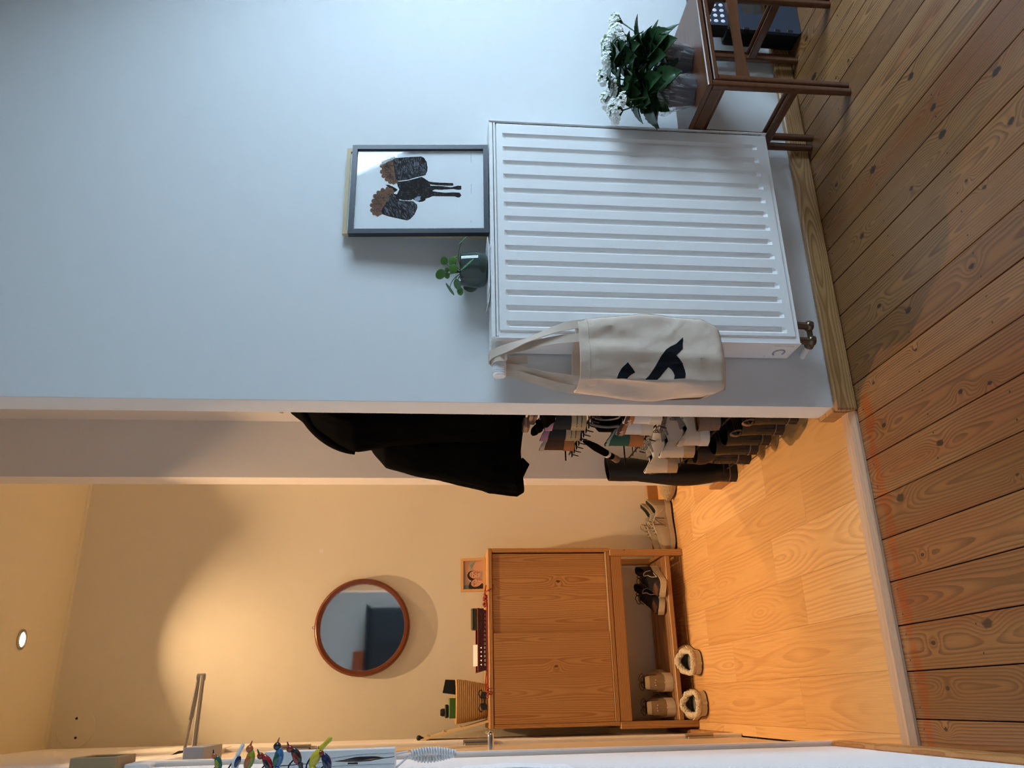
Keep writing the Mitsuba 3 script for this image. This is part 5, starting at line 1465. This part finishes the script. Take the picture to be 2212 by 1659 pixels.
# ================================================================ COATS
t = thing('coat_rail', 'slim metal coat rail at the top of the black coats', 'rail')
obj(t, 'bar', cbox(0.882, 1.069, 2.485, 2.499, 1.722, 1.734, 0.002), 'mat_steel')
for y in (2.40, 2.60, 2.75):
    obj(t, 'hook', tube(curve([(1.069, y, 1.70), (1.02, y, 1.695), (0.995, y, 1.70), (0.985, y, 1.72)], 10), 0.005, 8), 'mat_steel', True)
obj(t, 'plate', cbox(1.052, 1.069, 2.33, 2.85, 1.665, 1.735, 0.003), 'mat_steel')


def coat(name, label, prof_, cy, ry, seed, folds):
    t = thing(name, label, 'coat')
    zs_, xl_ = np.array([q[0] for q in prof_])[::-1], np.array([q[1] for q in prof_])[::-1]
    yo = np.array([q[2] for q in prof_])[::-1]
    rs = np.array([q[3] for q in prof_])[::-1]
    a = np.linspace(0, 2 * np.pi, 97)[:-1]
    rings = []
    for z in np.linspace(zs_[0], zs_[-1], 90):
        xl = np.interp(z, zs_, xl_)
        yc = cy + np.interp(z, zs_, yo)
        r = np.interp(z, zs_, rs)
        xr = 1.05
        cx, rx = (xl + xr) / 2, (xr - xl) / 2
        amp = folds * (0.25 + 0.75 * (zs_[-1] - z) / (zs_[-1] - zs_[0]))
        q = np.stack([np.cos(a) * 2.2 + seed, np.sin(a) * 2.2, np.full(96, z * 2.2)], -1)
        w = amp * (np.sin(a * 9 + seed + 1.6 * math.sin(z * 5)) * 0.5 + np.sin(a * 5 - z * 4 + seed) * 0.6) + 0.10 * (meshkit.fbm(q * 1.8, 3, seed) - 0.5) + 0.05 * (meshkit.fbm(q * 5, 2, seed + 3) - 0.5)
        w -= np.max(w * np.clip(-np.cos(a), 0, 1)) * 0.5
        x = cx + rx * (1 + w * np.clip(1.2 - np.cos(a), 0, 1)) * np.cos(a)
        rings.append(np.stack([np.minimum(x, 1.06), yc + ry * r * (1 + w) * np.sin(a), z + 0.012 * np.sin(a * 3 + seed) * (z < zs_[0] + 0.1)], 1))
    obj(t, 'body', loft(rings), 'mat_black_cloth', 60)
    return t


# (z, outer x, shift in y, width factor), top first
t = coat('coat', 'black rain jacket with a bunched hood, hanging in front of the long coat', [(1.70, 0.885, 0, 0.25), (1.66, 0.855, 0, 0.6), (1.60, 0.81, 0, 0.85), (1.54, 0.775, 0, 0.95), (1.49, 0.758, 0, 1), (1.40, 0.775, 0, 1), (1.25, 0.79, 0, 1), (1.05, 0.79, 0, 1), (0.99, 0.80, 0, 0.98)], 2.50, 0.165, 3, 0.03)
obj(t, 'hood', [tube(curve([(0.95, 2.40, 1.66), (0.87, 2.46, 1.64), (0.80, 2.50, 1.57), (0.775, 2.52, 1.49)], 24), np.linspace(0.03, 0.022, 24), 10), tube(curve([(0.93, 2.36, 1.60), (0.86, 2.40, 1.57), (0.82, 2.44, 1.50), (0.80, 2.50, 1.46)], 24), np.linspace(0.022, 0.014, 24), 10)], 'mat_black_cloth', 50)
t = coat('coat', 'long black coat reaching lowest, hanging at the back of the niche', [(1.56, 0.96, 0, 0.3), (1.50, 0.88, 0, 0.6), (1.44, 0.79, 0, 0.9), (1.40, 0.745, 0, 1), (1.30, 0.715, 0, 1), (1.22, 0.70, 0, 1), (1.13, 0.68, 0, 1.02), (1.05, 0.662, 0, 1.04), (0.965, 0.652, 0, 1.06), (0.945, 0.664, 0, 1.04)], 2.64, 0.15, 8, 0.035)
obj(t, 'hem_corner', hull([(0.66, 2.6, 0.975), (0.70, 2.6, 0.94), (0.735, 2.56, 0.922), (0.755, 2.55, 0.945), (0.73, 2.60, 1.0), (0.70, 2.65, 1.0)]), 'mat_black_cloth')

# ================================================================ DOOR CLOSER, BLOCK ON THE LEFT WALL
t = thing('door_closer', 'grey hydraulic door closer with its folded arm above the cream door', 'door closer')
obj(t, 'housing', cbox(-0.144, -0.098, 2.605, 2.84, 1.885, 1.941, 0.002), 'mat_grey_plastic')
pr('closer_grey', (0.16, 0.15, 0.135), 0.4, 0.5)
e0, e1 = at(418, 1622, 1, 2.72), at(438, 1463, 1, 3.08)
obj(t, 'lower_arm', bar(e0, e1, 0.024, 0.013), 'mat_closer_grey')
e2 = at(431, 1463, 1, 3.08)
f0 = at(397, 1627, 0, -0.138)
mid = e2 * 0.45 + f0 * 0.55
obj(t, 'upper_arm', [bar(e2, mid, 0.022, 0.0135), tube([mid, f0], 0.0055, 10)], 'mat_closer_grey')
obj(t, 'joint', lathe([(0.001, -0.007), (0.0125, -0.007), (0.0125, 0.018), (0.001, 0.019)], 20, e1), 'mat_closer_grey', 30)
obj(t, 'joint', lathe([(0.001, -0.012), (0.012, -0.012), (0.012, 0.008), (0.001, 0.009)], 20, e0), 'mat_closer_grey', 30)
obj(t, 'foot', hull([f0 + np.array(q) for q in ((-0.0035, -0.03, -0.03), (-0.0035, 0.03, -0.03), (-0.0035, -0.03, 0.035), (-0.0035, 0.03, 0.035), (0.008, -0.012, -0.012), (0.008, 0.012, -0.012), (0.008, -0.012, 0.016), (0.008, 0.012, 0.016))]), 'mat_black')
t = thing('wooden_tray', 'shallow pale wooden box mounted on the wall above the door closer', 'box')
wy0, wy1, wz0, wz1 = 2.42, 2.58, 2.06, 2.176
xo = -0.108
wd = [cbox(-0.1395, xo, wy0, wy0 + 0.012, wz0, wz1, 0.002), cbox(-0.1395, xo, wy1 - 0.012, wy1, wz0, wz1, 0.002), cbox(-0.1395, xo, wy0 + 0.012, wy1 - 0.012, wz1 - 0.012, wz1, 0.002), cbox(-0.1395, xo, wy0 + 0.012, wy1 - 0.012, wz0, wz0 + 0.012, 0.002), cbox(-0.1395, -0.1345, wy0, wy1, wz0, wz1, 0.001)]
for nm, m in zip(('side', 'side', 'lid', 'base', 'back'), wd):
    obj(t, nm, m, 'mat_box_wood')

# ================================================================ INTERCOM, BIRDS, NOTES ON THE LEFT WALL
t = thing('intercom_handset', 'white wall telephone handset with a coiled cord on the left wall', 'intercom')
iy0, iy1, iz0, iz1 = 1.66, 1.775, 1.306, 1.545
xw, xf = -0.139, -0.1


def ipt(cx, cy):
    p = at(600 + cx / 7.373, 1540 + cy / 7.373, 1, iy0)
    return p[2], p[0]


ztop = iz1
hs = [ipt(1860, 566), ipt(1300, 590), ipt(820, 605), (ztop, -0.074), (ztop, -0.098), ipt(900, 772), ipt(1050, 745), ipt(1250, 700), ipt(1400, 692), ipt(1560, 690), ipt(1700, 712), ipt(1862, 690)]
bs = [ipt(1862, 700), ipt(1700, 724), ipt(1600, 745), ipt(1450, 772), ipt(1300, 782), ipt(1050, 782), ipt(900, 776), (ztop, -0.1), (ztop, -0.139), (hs[0][0], -0.139)]
for nm, P in (('handset', hs), ('base', bs)):
    obj(t, nm, extr(Polygon(P).buffer(-0.001).buffer(0.001), 0.07 if nm == 'handset' else 0.1, (0, iy0, 0), (0, 0, 1), (1, 0, 0), (0, 1, 0)), 'mat_white_plastic')
obj(t, 'hollow', extr(Polygon([ipt(950, 772), ipt(1250, 702), ipt(1560, 692), ipt(1700, 712), ipt(1600, 744), ipt(1300, 780)]), 0.003, (0, iy0 + 0.055, 0), (0, 0, 1), (1, 0, 0), (0, 1, 0)), 'mat_grey_plastic')
sa, sb = ipt(1115, 812), ipt(1275, 795)
obj(t, 'slot', cbox(sa[1] - 0.0005, sa[1] + 0.002, iy0 - 0.0006, iy0 + 0.002, sb[0], sa[0], 0), 'mat_black')
for l in ([ipt(840, 722), ipt(1300, 660), ipt(1858, 634)], [ipt(560, 870), ipt(1200, 828), ipt(1858, 806)]):
    obj(t, 'seam', tube([(x, iy0 - 0.0002, z) for z, x in l], 0.0007, 5), 'mat_grey_plastic', True)


def coil(path, r, turns, th):
    p, tt, a, b = frames(curve(path, turns * 14))
    k = np.linspace(0, 2 * np.pi * turns, len(p))
    return tube(p + r * (np.cos(k)[:, None] * a + np.sin(k)[:, None] * b), th, 6)


q0 = at(886, 1628, 1, 1.74)
obj(t, 'cord', [coil([q0, q0 + [0.004, 0, -0.04], q0 + [-0.002, 0, -0.088]], 0.0055, 17, 0.0022), coil([q0 + [-0.003, 0.012, -0.002], q0 + [-0.011, 0.01, -0.035], q0 + [-0.006, 0.008, -0.07], q0 + [-0.002, 0.0, -0.086]], 0.0055, 15, 0.0022), tube([(xf + 0.012, 1.75, iz0 + 0.004), q0 + [0.004, 0, 0.004]], 0.0022, 6), tube([(xf - 0.012, 1.74, iz0 + 0.002), q0 + [-0.004, 0.006, 0.002]], 0.0022, 6)], 'mat_white_plastic', True)

for nm, c in dict(b_green=(0.01, 0.10, 0.06), b_orange=(0.45, 0.11, 0.015), b_yellow=(0.62, 0.50, 0.02), b_white=(0.75, 0.80, 0.85), b_navy=(0.008, 0.015, 0.07), b_red=(0.36, 0.012, 0.018), b_blue=(0.045, 0.16, 0.38), b_dred=(0.22, 0.02, 0.008), b_black=(0.012, 0.014, 0.016), b_olive=(0.30, 0.30, 0.02)).items():
    pr(nm, c, 0.08, 0.6, clearcoat=1.0, clearcoat_gloss=0.95)
YBIRD = 1.52


def bird(label, x, y, body, head, tail, ang, s=1.0, wing=None, stem=(0.0, -0.02), beak='b_black'):
    """ang: heading in the wall's plane seen from the room, 0 = up the wall's normal (towards the hall), 90 = down."""
    c = at(x, y + 3, 1, YBIRD)
    s = s * 0.66
    t = thing('bird_ornament', label, 'ornament', None)
    a = math.radians(ang)
    f = np.array([math.cos(a), 0.0, -math.sin(a)])
    l = np.array([0, 1.0, 0])
    u = np.cross(f, l)
    Bm = np.stack([f, l, u], 1)
    rings = []
    for k, r in ((-1, .05), (-.8, .42), (-.45, .82), (0, 1), (.4, .95), (.75, .68), (.95, .4), (1.02, .1)):
        q = np.linspace(0, 2 * np.pi, 17)[:-1]
        rings.append(c + s * np.stack([np.full(16, 0.021 * k), 0.0095 * r * np.cos(q), 0.0105 * r * np.sin(q) + 0.002 * k], 1) @ Bm.T)
    obj(t, 'body', loft(rings), 'mat_' + body, 50)
    hd = c + Bm @ np.array([0.022, 0, 0.009]) * s
    obj(t, 'head', ell(hd, (0.0085 * s,) * 3, 2), 'mat_' + head, True)
    obj(t, 'beak', place(lathe([(0.003 * s, 0), (0.0006, 0.011 * s)], 8), hd + Bm @ np.array([0.0075, 0, 0.001]) * s, Bm @ np.array([1, 0, -0.1])), 'mat_' + beak, True)
    tl = [c + Bm @ np.array([-0.018 - 0.032 * k, 0, -0.002 + 0.006 * k]) * s for k in np.linspace(0, 1, 7)]
    obj(t, 'tail', tube(tl, s * np.array([.0062, .0058, .005, .0046, .005, .0052, .002]), 8), 'mat_' + tail, 50)
    if wing:
        for sd in (1, -1):
            obj(t, 'wing', ell(c + Bm @ np.array([-0.004, sd * 0.009, 0.004]) * s, np.array([0.014, 0.0025, 0.006]) * s, 2, Bm), 'mat_' + wing, True)
    base = np.array([-0.128, YBIRD + 0.0, c[2] - 0.012])
    obj(t, 'wire_leg', tube(curve([base, base + [0.014, 0, -0.004 * s], (base + c) / 2 + [0, 0, 0.012], c - Bm @ np.array([0, 0, 0.008]) * s], 16), 0.0013, 6), 'mat_black', True)
    return t


t = thing('bird_stand', 'dark upright stand on the left wall carrying the glass birds', 'stand')
zt_, zb_ = at(455, 1650, 1, YBIRD)[2], at(740, 1650, 1, YBIRD)[2]
obj(t, 'bar', cbox(-0.139, -0.127, YBIRD - 0.012, YBIRD + 0.012, zb_ - 0.02, zt_ + 0.02, 0.003), 'mat_black')
for k in range(6):
    obj(t, 'foot', place(lathe([(0.001, 0), (0.013, 0), (0.011, 0.004), (0.003, 0.005)], 20), (-0.127, YBIRD, zt_ - 0.01 - 0.036 * k), (1, 0, 0)), 'mat_black', 30)
bird('small green glass bird with a yellow tail, topmost on the stand', 472, 1645, 'b_green', 'b_orange', 'b_olive', -15, 0.85, 'b_olive')
bird('white glass bird with navy wings, second from the top', 509, 1645, 'b_white', 'b_white', 'b_white', 195, 0.95, 'b_navy', beak='b_white')
bird('orange-headed glass bird with a yellow tail, below the white bird', 540, 1639, 'b_olive', 'b_orange', 'b_yellow', 15, 1.1, 'b_orange', beak='b_orange')
bird('red and dark glass bird with a green beak', 578, 1643, 'b_red', 'b_dred', 'b_red', -30, 1.0, 'b_black', beak='b_green')
bird('blue and green glass bird with an orange and black head', 602, 1634, 'b_blue', 'b_black', 'b_blue', 10, 1.15, 'b_green', beak='b_orange')
bird('dark red glass bird with a speckled black body', 641, 1630, 'b_black', 'b_dred', 'b_black', -25, 1.05, 'b_dred', beak='b_dred')
bird('bright yellow glass bird stretching its long tail towards the hall', 682, 1633, 'b_yellow', 'b_yellow', 'b_yellow', 215, 1.2, None)
bird('navy glass bird with a rainbow breast, lowest on the stand', 706, 1642, 'b_navy', 'b_dred', 'b_navy', -20, 1.05, 'b_navy')

t = thing('paper_note', 'white paper notes pinned on the left wall below the handset', 'paper')
n0, n1 = at(933, 1652, 0, -0.137), at(1150, 1652, 0, -0.137)
yn = 2.02
obj(t, 'sheet', ribbon(curve([(-0.137, yn - 0.05, 1.19), (-0.132, yn - 0.05, 1.12), (-0.135, yn - 0.05, 1.03), (-0.137, yn - 0.05, 0.96)], 14), (0, 1, 0), 0.17, 0.001), 'mat_paper')
obj(t, 'sheet', ribbon(curve([(-0.1345, yn - 0.06, 1.13), (-0.128, yn - 0.06, 1.07), (-0.132, yn - 0.06, 0.99), (-0.134, yn - 0.06, 0.93)], 14), (0, 1, 0), 0.15, 0.001), 'mat_paper')
pr('strike', (0.12, 0.10, 0.085), 0.4, 0.5)
